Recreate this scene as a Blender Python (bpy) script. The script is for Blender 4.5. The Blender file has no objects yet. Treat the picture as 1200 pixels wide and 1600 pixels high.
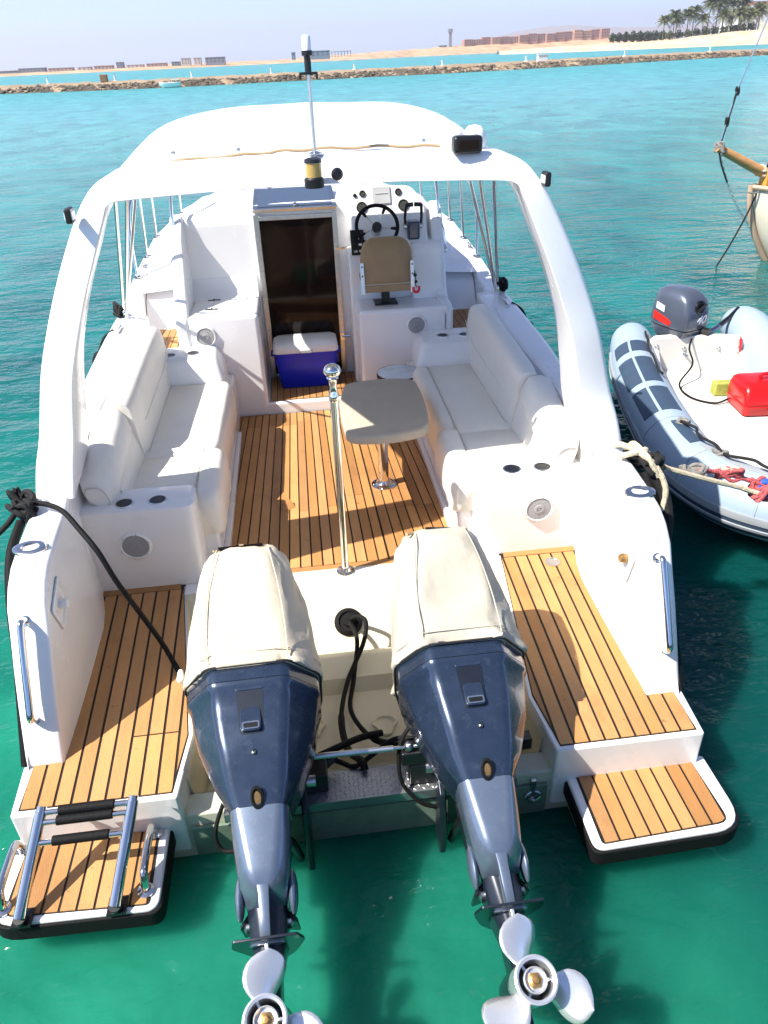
import bpy, bmesh, math, random
from mathutils import Matrix, Vector
random.seed(7)
sc = bpy.context.scene
COL = sc.collection

# ------------------------------------------------------------------ camera, sky, sun, exposure
cam = bpy.data.objects.new('camera', bpy.data.cameras.new('camera'))
COL.objects.link(cam)
CM = ((0.992094, -0.095107, 0.081873), (-0.119512, -0.517029, 0.847583), (-0.03828, -0.850668, -0.524308))
cam.matrix_world = Matrix(((CM[0][0], -CM[0][1], -CM[0][2], -.108), (CM[1][0], -CM[1][1], -CM[1][2], -2.053),
                           (CM[2][0], -CM[2][1], -CM[2][2], 2.92), (0, 0, 0, 1)))
cam.data.sensor_fit = 'VERTICAL'
cam.data.sensor_height = 36.0
cam.data.lens = 26.01
cam.data.clip_start = 0.05
cam.data.clip_end = 40000
sc.camera = cam

SUN_TRAVEL = Vector((.76, .24, -1.0)).normalized()
world = bpy.data.worlds.new('World'); sc.world = world
world.use_nodes = True
nt = world.node_tree; nt.nodes.clear()
sky = nt.nodes.new('ShaderNodeTexSky'); sky.sky_type = 'NISHITA'; sky.sun_disc = False
sky.sun_elevation = math.asin(-SUN_TRAVEL.z)
sky.sun_rotation = math.atan2(-SUN_TRAVEL.x, -SUN_TRAVEL.y)
sky.air_density = .35; sky.dust_density = .4; sky.ozone_density = 1.0
bg = nt.nodes.new('ShaderNodeBackground'); bg.inputs['Strength'].default_value = 0.15
wo = nt.nodes.new('ShaderNodeOutputWorld')
tint = nt.nodes.new('ShaderNodeMix'); tint.data_type = 'RGBA'; tint.blend_type = 'MULTIPLY'; tint.inputs[0].default_value = 1
tint.inputs[7].default_value = (.825, .885, .955, 1)
nt.links.new(sky.outputs[0], tint.inputs[6]); nt.links.new(tint.outputs[2], bg.inputs[0]); nt.links.new(bg.outputs[0], wo.inputs[0])
sd = bpy.data.lights.new('sun', 'SUN'); sd.energy = 4.4; sd.angle = math.radians(.53); sd.color = (1, .95, .87)
sun = bpy.data.objects.new('sun', sd); COL.objects.link(sun)
sun.rotation_euler = SUN_TRAVEL.to_track_quat('-Z', 'Y').to_euler()
sun.location = (-8, -4, 20)
sc.view_settings.view_transform = 'Standard'; sc.view_settings.look = 'None'
sc.view_settings.gamma = 1.0; sc.view_settings.use_curve_mapping = False
sc.view_settings.exposure = 1.25
sc.cycles.max_bounces = 12; sc.cycles.diffuse_bounces = 8

# ------------------------------------------------------------------ helpers
# the motor boat floats with a slight heel
BT = Matrix(((0.999987, -7.8e-05, 0.005195, -.015333), (7.5e-05, 1.0, .000701, -.002038), (-.005195, -.0007, .999986, -.001958), (0, 0, 0, 1)))

def V(*a): return Vector(a)

def cr(pts, n=6, closed=False):
    """Catmull-Rom through 3-D points"""
    P = [Vector(p) for p in pts]; out = []
    m = len(P); segs = m if closed else m - 1
    for i in range(segs):
        if closed: p0, p1, p2, p3 = P[(i-1) % m], P[i], P[(i+1) % m], P[(i+2) % m]
        else: p0, p1, p2, p3 = P[max(i-1, 0)], P[i], P[i+1], P[min(i+2, m-1)]
        for k in range(n):
            t = k / n
            out.append(.5 * ((2*p1) + (p2-p0)*t + (2*p0-5*p1+4*p2-p3)*t*t + (3*p1-p0-3*p2+p3)*t**3))
    if not closed: out.append(P[-1].copy())
    return out

def rr(cs, r, n=3):
    """round the corners of a loop of 3-D points (r: one radius or one per corner)"""
    cs = [Vector(c) for c in cs]; out = []; m = len(cs)
    for i, c in enumerate(cs):
        R = r[i] if isinstance(r, (list, tuple)) else r
        a = cs[i-1] - c; b = cs[(i+1) % m] - c
        if R <= 0: out.append(c); continue
        pa = c + a.normalized() * min(R, a.length * .48); pb = c + b.normalized() * min(R, b.length * .48)
        for k in range(n + 1):
            t = k / n
            out.append((1-t)**2 * pa + 2*t*(1-t) * c + t*t * pb)
    return out

def interp(x, tab):
    if x <= tab[0][0]: return tab[0][1]
    for (a, va), (b, vb) in zip(tab, tab[1:]):
        if x <= b:
            t = (x-a)/(b-a); return va + (vb-va)*t
    return tab[-1][1]

class MB:
    def __init__(s): s.v = []; s.f = []
    def add(s, vs, fs):
        o = len(s.v); s.v += [Vector(v) for v in vs]; s.f += [tuple(i+o for i in f) for f in fs]; return s
    def box(s, x0, x1, y0, y1, z0, z1):
        return s.add([(x0,y0,z0),(x1,y0,z0),(x1,y1,z0),(x0,y1,z0),(x0,y0,z1),(x1,y0,z1),(x1,y1,z1),(x0,y1,z1)],
                     [(0,3,2,1),(4,5,6,7),(0,1,5,4),(1,2,6,5),(2,3,7,6),(3,0,4,7)])
    def loops(s, A, B, caps=True):
        n = len(A)
        fs = [(i, (i+1) % n, n+(i+1) % n, n+i) for i in range(n)]
        if caps: fs += [tuple(range(n))[::-1], tuple(range(n, 2*n))]
        return s.add(list(A)+list(B), fs)
    def prism(s, poly, z0, z1): return s.loops([(x,y,z0) for x,y in poly], [(x,y,z1) for x,y in poly])
    def prism_x(s, poly, x0, x1): return s.loops([(x0,y,z) for y,z in poly], [(x1,y,z) for y,z in poly])
    def prism_y(s, poly, y0, y1): return s.loops([(x,y0,z) for x,z in poly], [(x,y1,z) for x,z in poly])
    def loft(s, rings, closed=True, caps=True):
        n = len(rings[0]); vs = [p for r in rings for p in r]; fs = []
        for k in range(len(rings)-1):
            for i in range(n if closed else n-1):
                j = (i+1) % n; fs.append((k*n+i, k*n+j, (k+1)*n+j, (k+1)*n+i))
        if caps and closed: fs += [tuple(range(n))[::-1], tuple(range((len(rings)-1)*n, len(rings)*n))]
        return s.add(vs, fs)
    def tube(s, pts, r, n=10, caps=True, up=None):
        P = [Vector(p) for p in pts]; rings = []
        T = [(P[min(i+1, len(P)-1)] - P[max(i-1, 0)]).normalized() for i in range(len(P))]
        ref = Vector(up) if up else (V(0,0,1) if abs(T[0].z) < .9 else V(1,0,0))
        nrm = (ref - T[0]*ref.dot(T[0])).normalized()
        for i, p in enumerate(P):
            nrm = (nrm - T[i]*nrm.dot(T[i])).normalized(); b = T[i].cross(nrm)
            R = r[i] if isinstance(r, (list, tuple)) else r
            rings.append([p + (nrm*math.cos(2*math.pi*k/n) + b*math.sin(2*math.pi*k/n))*R for k in range(n)])
        return s.loft(rings, True, caps)
    def lathe(s, prof, c, ax=(0,0,1), n=24, caps=True):
        ax = Vector(ax).normalized(); c = Vector(c)
        u = (V(1,0,0) if abs(ax.x) < .8 else V(0,1,0)); u = (u - ax*u.dot(ax)).normalized(); w = ax.cross(u)
        rings = [[c + ax*h + (u*math.cos(2*math.pi*k/n) + w*math.sin(2*math.pi*k/n))*max(r, 1e-4) for k in range(n)] for r, h in prof]
        return s.loft(rings, True, caps)
    def ball(s, c, r, nu=14, nv=9):
        rx, ry, rz = r if isinstance(r, (list, tuple)) else (r, r, r)
        rings = [[(c[0]+rx*math.sin(math.pi*j/nv)*math.cos(2*math.pi*i/nu), c[1]+ry*math.sin(math.pi*j/nv)*math.sin(2*math.pi*i/nu), c[2]-rz*math.cos(math.pi*j/nv)) for i in range(nu)] for j in range(1, nv)]
        return s.loft(rings)
    def grid(s, rows): return s.loft(rows, False, False)
    def xf(s, M):
        s.v = [M @ v for v in s.v]; return s
    def mirror(s): 
        s.v = [V(-v.x, v.y, v.z) for v in s.v]; s.f = [f[::-1] for f in s.f]; return s

def origin_of(p):
    while p.parent is not None: p = p.parent
    return Vector(p.get('_base', (0, 0, 0)))

def build(b, name, mat, parent=None, smooth=42, bevel=0, seg=2, subs=0, solid=0, recalc=True):
    me = bpy.data.meshes.new(name)
    o0 = origin_of(parent) if parent is not None else V(0,0,0)
    me.from_pydata([tuple(v-o0) for v in b.v], [], b.f)
    if recalc:
        bm = bmesh.new(); bm.from_mesh(me)
        bmesh.ops.recalc_face_normals(bm, faces=bm.faces[:]); bm.to_mesh(me); bm.free()
    if mat is not None: me.materials.append(mat)
    if smooth:
        me.polygons.foreach_set('use_smooth', [True]*len(me.polygons))
        me.set_sharp_from_angle(angle=math.radians(smooth))
    o = bpy.data.objects.new(name, me); COL.objects.link(o)
    if parent is not None: o.parent = parent
    if solid:
        m = o.modifiers.new('solidify', 'SOLIDIFY'); m.thickness = solid; m.offset = -1
    if bevel:
        m = o.modifiers.new('bevel', 'BEVEL'); m.width = bevel; m.segments = seg; m.limit_method = 'ANGLE'
        m.angle_limit = math.radians(38); m.harden_normals = True
    if subs:
        m = o.modifiers.new('subsurf', 'SUBSURF'); m.levels = subs; m.render_levels = subs
    return o

def tag(o, label, cat, group=None):
    o['label'] = label; o['category'] = cat
    if group: o['group'] = group
    return o

def thing(name, label, cat, base=(0,0,0), group=None, boat=True):
    o = bpy.data.objects.new(name, None); COL.objects.link(o)
    o.empty_display_size = .2
    o['_base'] = tuple(base)
    o.matrix_world = (BT if boat else Matrix.Identity(4)) @ Matrix.Translation(Vector(base))
    return tag(o, label, cat, group)

def solo(b, name, mat, label, cat, group=None, boat=True, **k):
    o = build(b, name, mat, None, **k)
    if boat: o.matrix_world = BT
    return tag(o, label, cat, group)

def dup(src, parent=None):
    c = src.copy(); COL.objects.link(c)
    if parent is not None: c.parent = parent
    for ch in list(src.children): dup(ch, c)
    return c

def text_mb(txt, size, M, shear=0.0, depth=.0015):
    cu = bpy.data.curves.new('lettering', 'FONT'); cu.body = txt; cu.size = size; cu.align_x = 'CENTER'; cu.align_y = 'CENTER'; cu.shear = shear
    cu.extrude = depth; cu.offset = size*.018
    t = bpy.data.objects.new('lettering', cu); COL.objects.link(t)
    bpy.context.view_layer.update()
    me = bpy.data.meshes.new_from_object(t)
    b = MB(); b.add([M @ v.co for v in me.vertices], [tuple(p.vertices) for p in me.polygons])
    bpy.data.objects.remove(t); bpy.data.curves.remove(cu); bpy.data.meshes.remove(me)
    return b

def frame(o, x, y):
    """matrix whose local x,y axes are the given world directions"""
    x = Vector(x).normalized(); y = Vector(y); y = (y - x*y.dot(x)).normalized(); z = x.cross(y)
    return Matrix(((x.x,y.x,z.x,o[0]),(x.y,y.y,z.y,o[1]),(x.z,y.z,z.z,o[2]),(0,0,0,1)))

# ------------------------------------------------------------------ materials
def mat(name, col, rough=.5, metal=0, coat=0, var=.0, vscale=6, bump=0, bscale=60, spec=.5, stretch=None, dirt=None, rvar=0):
    m = bpy.data.materials.new(name); m.use_nodes = True
    t = m.node_tree; p = t.nodes['Principled BSDF']
    p.inputs['Base Color'].default_value = (*col, 1); p.inputs['Roughness'].default_value = rough
    p.inputs['Metallic'].default_value = metal; p.inputs['Coat Weight'].default_value = coat
    p.inputs['Coat Roughness'].default_value = .06
    p.inputs['Specular IOR Level'].default_value = spec
    tc = t.nodes.new('ShaderNodeTexCoord'); mp = t.nodes.new('ShaderNodeMapping')
    t.links.new(tc.outputs['Object'], mp.inputs[0])
    if stretch: mp.inputs['Scale'].default_value = stretch
    out = None
    if var or rvar:
        n = t.nodes.new('ShaderNodeTexNoise'); n.inputs['Scale'].default_value = vscale; n.inputs['Detail'].default_value = 6; n.inputs['Roughness'].default_value = .62
        t.links.new(mp.outputs[0], n.inputs['Vector'])
    if var:
        r = t.nodes.new('ShaderNodeValToRGB')
        r.color_ramp.elements[0].position = .3; r.color_ramp.elements[1].position = .72
        r.color_ramp.elements[0].color = (*[c*(1-var) for c in col], 1); r.color_ramp.elements[1].color = (*[min(1, c*(1+var*.6)) for c in col], 1)
        t.links.new(n.outputs[0], r.inputs[0]); out = r.outputs[0]
    if dirt:
        n2 = t.nodes.new('ShaderNodeTexNoise'); n2.inputs['Scale'].default_value = dirt[1]; n2.inputs['Detail'].default_value = 9; n2.inputs['Roughness'].default_value = .7
        t.links.new(tc.outputs['Object'], n2.inputs['Vector'])
        r2 = t.nodes.new('ShaderNodeValToRGB'); r2.color_ramp.elements[0].position = .55; r2.color_ramp.elements[1].position = .8
        r2.color_ramp.elements[1].color = (dirt[2],)*3 + (1,)
        t.links.new(n2.outputs[0], r2.inputs[0])
        mx = t.nodes.new('ShaderNodeMix'); mx.data_type = 'RGBA'
        if out is None: mx.inputs[6].default_value = (*col, 1)
        else: t.links.new(out, mx.inputs[6])
        mx.inputs[7].default_value = (*dirt[0], 1)
        t.links.new(r2.outputs[0], mx.inputs[0]); out = mx.outputs[2]
    if out is not None: t.links.new(out, p.inputs['Base Color'])
    if rvar:
        mr = t.nodes.new('ShaderNodeMapRange'); mr.inputs[1].default_value = .3; mr.inputs[2].default_value = .7
        mr.inputs[3].default_value = max(0, rough-rvar); mr.inputs[4].default_value = min(1, rough+rvar)
        t.links.new(n.outputs[0], mr.inputs[0]); t.links.new(mr.outputs[0], p.inputs['Roughness'])
    if bump:
        n3 = t.nodes.new('ShaderNodeTexNoise'); n3.inputs['Scale'].default_value = bscale; n3.inputs['Detail'].default_value = 5
        t.links.new(mp.outputs[0], n3.inputs['Vector'])
        bp = t.nodes.new('ShaderNodeBump'); bp.inputs['Strength'].default_value = bump; bp.inputs['Distance'].default_value = .01
        t.links.new(n3.outputs[0], bp.inputs['Height']); t.links.new(bp.outputs[0], p.inputs['Normal'])
    return m

GEL = mat('white gelcoat', (.82,.81,.80), .24, coat=.3, var=.035, vscale=1.4, rvar=.08, dirt=((.62,.59,.52), 2.6, .38))
CREAM = mat('cream gelcoat', (.64,.59,.43), .34, coat=.15, var=.06, vscale=3, dirt=((.52,.46,.34), 4, .35))
TEAK = [mat('teak foam %d' % i, c, .62, var=.13, vscale=5, bump=.25, bscale=90, stretch=(3, .7, 1), dirt=((.20,.09,.035), 3.4, .55)) for i, c in
        enumerate([(.44,.215,.070), (.50,.255,.090), (.39,.185,.058), (.46,.235,.088)])]
for m_ in TEAK:   # every plank its own tone
    t = m_.node_tree; pb = t.nodes['Principled BSDF']; src = pb.inputs['Base Color'].links[0].from_socket
    oi = t.nodes.new('ShaderNodeObjectInfo'); mr = t.nodes.new('ShaderNodeMapRange'); mr.inputs[3].default_value = .80; mr.inputs[4].default_value = 1.16
    mx = t.nodes.new('ShaderNodeMix'); mx.data_type = 'RGBA'; mx.blend_type = 'MULTIPLY'; mx.inputs[0].default_value = 1
    t.links.new(oi.outputs['Random'], mr.inputs[0]); t.links.new(src, mx.inputs[6]); t.links.new(mr.outputs[0], mx.inputs[7])
    # dark specks and worn spots
    tc = t.nodes.new('ShaderNodeTexCoord'); n = t.nodes.new('ShaderNodeTexNoise'); n.inputs['Scale'].default_value = 26; n.inputs['Detail'].default_value = 3
    t.links.new(tc.outputs['Object'], n.inputs['Vector'])
    r = t.nodes.new('ShaderNodeValToRGB'); r.color_ramp.elements[0].position = .24; r.color_ramp.elements[0].color = (.35,.3,.28,1); r.color_ramp.elements[1].position = .31; r.color_ramp.elements[1].color = (1,1,1,1)
    m2 = t.nodes.new('ShaderNodeMix'); m2.data_type = 'RGBA'; m2.blend_type = 'MULTIPLY'; m2.inputs[0].default_value = .8
    t.links.new(n.outputs[0], r.inputs[0]); t.links.new(mx.outputs[2], m2.inputs[6]); t.links.new(r.outputs[0], m2.inputs[7]); t.links.new(m2.outputs[2], pb.inputs['Base Color'])
CAULK = mat('black caulk', (.006,.005,.004), .6)
VINYL = mat('white vinyl', (.80,.76,.68), .42, var=.05, vscale=5, bump=.30, bscale=11, dirt=((.66,.62,.54), 3.5, .3))
PIPING = mat('vinyl piping', (.55,.53,.48), .5)
CHROME = mat('polished stainless', (.72,.70,.67), .10, metal=1, rvar=.04, vscale=14)
STEEL = mat('brushed stainless', (.62,.63,.64), .28, metal=1, var=.1, vscale=30)
BLACKP = mat('black plastic', (.006,.006,.007), .38, var=.3, vscale=12)
RUBBER = mat('black rubber', (.005,.005,.0055), .7, spec=.2, bump=.2, bscale=80)
NAVY = mat('navy engine paint', (.024,.040,.074), .27, metal=.45, coat=.8, var=.12, vscale=9, dirt=((.13,.16,.2), 22, .35), rvar=.06)
GREYBLUE = mat('silver blue engine paint', (.14,.18,.25), .30, metal=.55, coat=1, var=.1, vscale=9, dirt=((.4,.42,.44), 30, .3))
DARKLEG = mat('dark engine casting', (.010,.015,.026), .36, metal=.3, coat=.3, var=.25, vscale=12)
PROPW = mat('bright propeller metal', (.78,.79,.80), .27, metal=.75, var=.05, vscale=9, dirt=((.55,.56,.55), 14, .3))
BRASS = mat('tarnished brass', (.42,.26,.10), .4, metal=.8, var=.3, vscale=40)
CANVAS = mat('cream canvas cover', (.54,.475,.36), .82, var=.10, vscale=4, bump=.9, bscale=9, stretch=(1,1,.5), dirt=((.46,.40,.30), 5, .45))
CANVAS_SHADE = mat('shade toned cream canvas', (.42,.385,.31), .82, var=.14, vscale=3, bump=1.0, bscale=8, stretch=(1,1,.5), dirt=((.36,.32,.25), 5, .5))  # same cream canvas, darkened in colour for the shade on the right cover
HEM = mat('dark hem cord', (.012,.012,.014), .7)
TANTRIM = mat('tan trim tape', (.42,.29,.16), .75, var=.25, vscale=8)
AWNING = mat('white awning cloth', (.58,.585,.60), .85, var=.06, vscale=2, bump=.25, bscale=5, stretch=(1,.5,1))
BROWNV = mat('tan vinyl', (.31,.205,.10), .5, var=.12, vscale=8, bump=.2, bscale=200)
TABLEC = mat('beige table cover', (.44,.375,.285), .7, var=.06, vscale=7, bump=.25, bscale=260)
DGLASS = mat('dark tinted acrylic', (.010,.005,.004), .06, spec=.22)
BGLASS = mat('blue tinted acrylic', (.06,.085,.14), .12, coat=.5)
COOLB = mat('blue cooler plastic', (.001,.014,.50), .33, var=.12, vscale=5)
WHITEP = mat('white plastic', (.80,.80,.78), .4, var=.04, vscale=6)
GREYP = mat('grey plastic', (.42,.42,.42), .5, var=.1, vscale=10)
MESHG = mat('speaker mesh', (.40,.40,.41), .55, bump=.9, bscale=420)
REDP = mat('red plastic', (.52,.006,.006), .30, var=.12, vscale=6, dirt=((.35,.01,.01), 8, .5))
REDT = mat('red tag', (.65,.02,.03), .5)
AMBER = mat('amber lens', (.45,.30,.09), .2, coat=.4)
CLEARP = mat('frosted lens', (.80,.82,.84), .25)
GAUGE = mat('gauge face', (.05,.05,.045), .15, coat=.6)
GREENB = mat('weathered antifoul green', (.17,.24,.18), .55, var=.25, vscale=7, dirt=((.05,.10,.06), 9, .6))
CREAMG = mat('stained lower gelcoat', (.60,.60,.46), .42, var=.12, vscale=6, dirt=((.28,.27,.14), 5, .6))
def tread_mat():
    m = mat('aluminium chequer plate', (.42,.43,.45), .36, metal=.85)
    t = m.node_tree; p = t.nodes['Principled BSDF']
    tc = t.nodes.new('ShaderNodeTexCoord'); outs = []
    for a in (45, -45):
        mp = t.nodes.new('ShaderNodeMapping'); mp.inputs['Rotation'].default_value = (0, 0, math.radians(a)); mp.inputs['Scale'].default_value = (48, 15, 1)
        br = t.nodes.new('ShaderNodeTexBrick'); br.inputs['Scale'].default_value = 1; br.inputs['Mortar Size'].default_value = .22; br.inputs['Mortar Smooth'].default_value = .5
        br.inputs['Color1'].default_value = (1,1,1,1); br.inputs['Color2'].default_value = (.2,.2,.2,1); br.inputs['Mortar'].default_value = (0,0,0,1)
        t.links.new(tc.outputs['Object'], mp.inputs[0]); t.links.new(mp.outputs[0], br.inputs[0]); outs.append(br.outputs[0])
    mx = t.nodes.new('ShaderNodeMath'); mx.operation = 'MAXIMUM'
    t.links.new(outs[0], mx.inputs[0]); t.links.new(outs[1], mx.inputs[1])
    bp = t.nodes.new('ShaderNodeBump'); bp.inputs['Strength'].default_value = .8; bp.inputs['Distance'].default_value = .004
    t.links.new(mx.outputs[0], bp.inputs['Height']); t.links.new(bp.outputs[0], p.inputs['Normal'])
    return m
TREAD = tread_mat()
TUBEG = mat('light grey inflatable fabric', (.29,.37,.45), .48, var=.05, vscale=4, bump=.12, bscale=240, dirt=((.42,.42,.40), 5, .35))
TUBED = mat('dark blue grey patch', (.030,.055,.095), .6, var=.15, vscale=8, bump=.25, bscale=180)
TUBEM = mat('mid grey strake', (.30,.32,.34), .6, var=.1, vscale=8)
RIBW = mat('white dinghy gelcoat', (.64,.62,.575), .38, var=.05, vscale=4, dirt=((.60,.52,.38), 6, .45))
SPONGE = mat('yellow green sponge', (.36,.37,.07), .9, var=.3, vscale=30, bump=.5, bscale=120)
MOTG = mat('grey blue motor cowl', (.085,.10,.135), .3, metal=.3, coat=.5, var=.08, vscale=9)
ROPEW = mat('cream rope', (.62,.52,.36), .85, var=.3, vscale=70, bump=.6, bscale=150)
ROPEB = mat('black rope', (.007,.007,.007), .85, var=.3, vscale=70, bump=.6, bscale=150)
ROPER = mat('red and white rope', (.52,.10,.10), .85, var=.6, vscale=60, bump=.6, bscale=130)
ROPEG = mat('grey weathered rope', (.22,.21,.19), .9, var=.3, vscale=60, bump=.6, bscale=130)
ROPEBL = mat('blue rope', (.03,.10,.50), .85, var=.3, vscale=60, bump=.6, bscale=130)
SAILW = mat('white wooden hull paint', (.74,.65,.51), .42, var=.04, vscale=3, dirt=((.62,.56,.46), 4, .3))
WOODV = mat('varnished pine', (.55,.28,.09), .32, coat=.5, var=.25, vscale=4, stretch=(1, 6, 6))
WOODP = mat('pale wood rail', (.52,.36,.24), .5, var=.15, vscale=6)
HAZE = 0.00016
# ------------------------------------------------------------------ water
def water_mat():
    m = bpy.data.materials.new('shallow sea water'); m.use_nodes = True
    t = m.node_tree; p = t.nodes['Principled BSDF']; L = t.links.new
    tc = t.nodes.new('ShaderNodeTexCoord')
    def noise(scale, st=(1,1,1), det=4, rot=0, rough=.55, dist=0):
        mp = t.nodes.new('ShaderNodeMapping'); mp.inputs['Scale'].default_value = st; mp.inputs['Rotation'].default_value = (0,0,rot)
        L(tc.outputs['Object'], mp.inputs[0])
        n = t.nodes.new('ShaderNodeTexNoise'); n.inputs['Scale'].default_value = scale; n.inputs['Detail'].default_value = det
        n.inputs['Roughness'].default_value = rough; n.inputs['Distortion'].default_value = dist
        L(mp.outputs[0], n.inputs['Vector']); return n.outputs[0]
    # depth: green shallows at the quay, turquoise basin, bluer towards the breakwater
    sx = t.nodes.new('ShaderNodeSeparateXYZ'); L(tc.outputs['Object'], sx.inputs[0])
    nz = noise(.11, det=3, dist=.6)
    ad = t.nodes.new('ShaderNodeMath'); ad.operation = 'MULTIPLY_ADD'; L(nz, ad.inputs[0]); ad.inputs[1].default_value = 9.0; L(sx.outputs[1], ad.inputs[2])
    mr = t.nodes.new('ShaderNodeMapRange'); mr.inputs[1].default_value = 2.0; mr.inputs[2].default_value = 46; L(ad.outputs[0], mr.inputs[0])
    r = t.nodes.new('ShaderNodeValToRGB'); e = r.color_ramp.elements
    e[0].position = .02; e[0].color = (.012,.180,.105,1); e[1].position = .95; e[1].color = (.048,.30,.295,1)
    for pos, c in ((.09,(.006,.128,.094,1)), (.17,(.004,.105,.10,1)), (.30,(.007,.148,.142,1)), (.55,(.024,.235,.225,1))):
        k = e.new(pos); k.color = c
    L(mr.outputs[0], r.inputs[0])
    # bottom patches seen through the water
    n2 = noise(.55, (1, .6, 1), 6, .4, .6, .8)
    r2 = t.nodes.new('ShaderNodeValToRGB'); r2.color_ramp.elements[0].position = .33; r2.color_ramp.elements[1].position = .68
    r2.color_ramp.elements[0].color = (.50,.64,.68,1); r2.color_ramp.elements[1].color = (1.5,1.2,1.18,1)
    L(n2, r2.inputs[0])
    mx = t.nodes.new('ShaderNodeMix'); mx.data_type = 'RGBA'; mx.blend_type = 'MULTIPLY'; mx.inputs[0].default_value = 1
    L(r.outputs[0], mx.inputs[6]); L(r2.outputs[0], mx.inputs[7]); L(mx.outputs[2], p.inputs['Base Color'])
    p.inputs['IOR'].default_value = 1.333; p.inputs['Specular IOR Level'].default_value = .34
    rg = t.nodes.new('ShaderNodeMapRange'); rg.inputs[1].default_value = 4; rg.inputs[2].default_value = 120; rg.inputs[3].default_value = .05; rg.inputs[4].default_value = .30
    L(sx.outputs[1], rg.inputs[0]); L(rg.outputs[0], p.inputs['Roughness'])
    # shade on the water off the starboard quarter, painted into the base colour
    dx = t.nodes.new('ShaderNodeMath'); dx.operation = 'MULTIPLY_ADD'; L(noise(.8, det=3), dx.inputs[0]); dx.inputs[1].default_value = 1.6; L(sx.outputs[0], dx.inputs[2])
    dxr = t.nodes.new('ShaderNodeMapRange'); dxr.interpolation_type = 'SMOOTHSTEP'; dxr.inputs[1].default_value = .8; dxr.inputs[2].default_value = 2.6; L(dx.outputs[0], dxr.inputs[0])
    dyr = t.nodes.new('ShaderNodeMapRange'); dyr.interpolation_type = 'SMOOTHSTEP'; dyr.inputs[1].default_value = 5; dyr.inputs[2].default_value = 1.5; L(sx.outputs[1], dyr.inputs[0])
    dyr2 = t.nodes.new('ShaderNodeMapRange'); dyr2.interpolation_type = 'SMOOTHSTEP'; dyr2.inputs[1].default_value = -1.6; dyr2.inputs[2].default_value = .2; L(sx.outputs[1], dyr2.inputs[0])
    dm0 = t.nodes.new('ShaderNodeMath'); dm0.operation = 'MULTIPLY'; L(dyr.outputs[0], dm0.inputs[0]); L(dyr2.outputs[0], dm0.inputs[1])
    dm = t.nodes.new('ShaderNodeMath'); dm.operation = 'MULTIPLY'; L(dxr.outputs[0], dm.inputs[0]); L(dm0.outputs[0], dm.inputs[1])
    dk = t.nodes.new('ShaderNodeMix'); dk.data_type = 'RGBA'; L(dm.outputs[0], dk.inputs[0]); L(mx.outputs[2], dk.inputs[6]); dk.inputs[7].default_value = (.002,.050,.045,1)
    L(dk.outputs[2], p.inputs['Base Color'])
    p.subsurface_method = 'BURLEY'; p.inputs['Subsurface Weight'].default_value = 1; p.inputs['Subsurface Scale'].default_value = .35; p.inputs['Subsurface Radius'].default_value = (.5,1.0,.9)
    # ripples: wind waves, chop and long swell patches
    a = noise(1.5, (1, 2.1, 1), 3, .12, .5, .4); b = noise(4.6, (1, 1.7, 1), 3, -.25, .55, .5); c = noise(.35, (1, 1.8, 1), 2, .2)
    d = noise(13, (1, 1.4, 1), 2, .35, .5, .3)
    def madd(x, k, y):
        n = t.nodes.new('ShaderNodeMath'); n.operation = 'MULTIPLY_ADD'; L(x, n.inputs[0]); n.inputs[1].default_value = k
        if y is None: n.inputs[2].default_value = 0
        else: L(y, n.inputs[2])
        return n.outputs[0]
    h = madd(a, .30, madd(b, .10, madd(c, .5, madd(d, .036, None))))
    bp = t.nodes.new('ShaderNodeBump'); bp.inputs['Distance'].default_value = .34
    ws = t.nodes.new('ShaderNodeMapRange'); ws.inputs[1].default_value = -1; ws.inputs[2].default_value = 9; ws.inputs[3].default_value = .8; ws.inputs[4].default_value = 1.0
    L(sx.outputs[1], ws.inputs[0]); L(ws.outputs[0], bp.inputs['Strength'])
    L(h, bp.inputs['Height']); L(bp.outputs[0], p.inputs['Normal'])
    return m
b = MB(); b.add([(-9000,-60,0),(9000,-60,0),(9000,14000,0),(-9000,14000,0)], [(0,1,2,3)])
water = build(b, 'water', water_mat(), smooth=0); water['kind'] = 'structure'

# the quay the picture is taken from, and the boats are moored stern-to
QUAY = mat('quay concrete', (.26,.235,.20), .9, var=.25, vscale=1.2, bump=.4, bscale=18)
b = MB().box(-40,40,-14,-2.75,-.8,1.22); quay = build(b, 'quay', QUAY, smooth=0, bevel=.05); quay['kind'] = 'structure'

# ------------------------------------------------------------------ far land
def sand_mat(name, c1, c2, sc_=.05):
    m = bpy.data.materials.new(name); m.use_nodes = True
    t = m.node_tree; p = t.nodes['Principled BSDF']; p.inputs['Roughness'].default_value = .95
    tc = t.nodes.new('ShaderNodeTexCoord'); mp = t.nodes.new('ShaderNodeMapping'); mp.inputs['Scale'].default_value = (1, .5, 3)
    t.links.new(tc.outputs['Object'], mp.inputs[0])
    n = t.nodes.new('ShaderNodeTexNoise'); n.inputs['Scale'].default_value = sc_; n.inputs['Detail'].default_value = 8; n.inputs['Roughness'].default_value = .65
    t.links.new(mp.outputs[0], n.inputs['Vector'])
    r = t.nodes.new('ShaderNodeValToRGB'); r.color_ramp.elements[0].position = .38; r.color_ramp.elements[1].position = .62
    r.color_ramp.elements[0].color = (*c1, 1); r.color_ramp.elements[1].color = (*c2, 1)
    t.links.new(n.outputs[0], r.inputs[0]); t.links.new(r.outputs[0], p.inputs['Base Color'])
    return m
SAND = sand_mat('desert sand', (.34,.215,.115), (.52,.36,.21), .06)
BEACH = sand_mat('pale beach sand', (.50,.37,.22), (.60,.47,.32), .12)
JETS = sand_mat('breakwater gravel', (.22,.155,.095), (.35,.26,.165), .5)
rng = random.Random(3)
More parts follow.
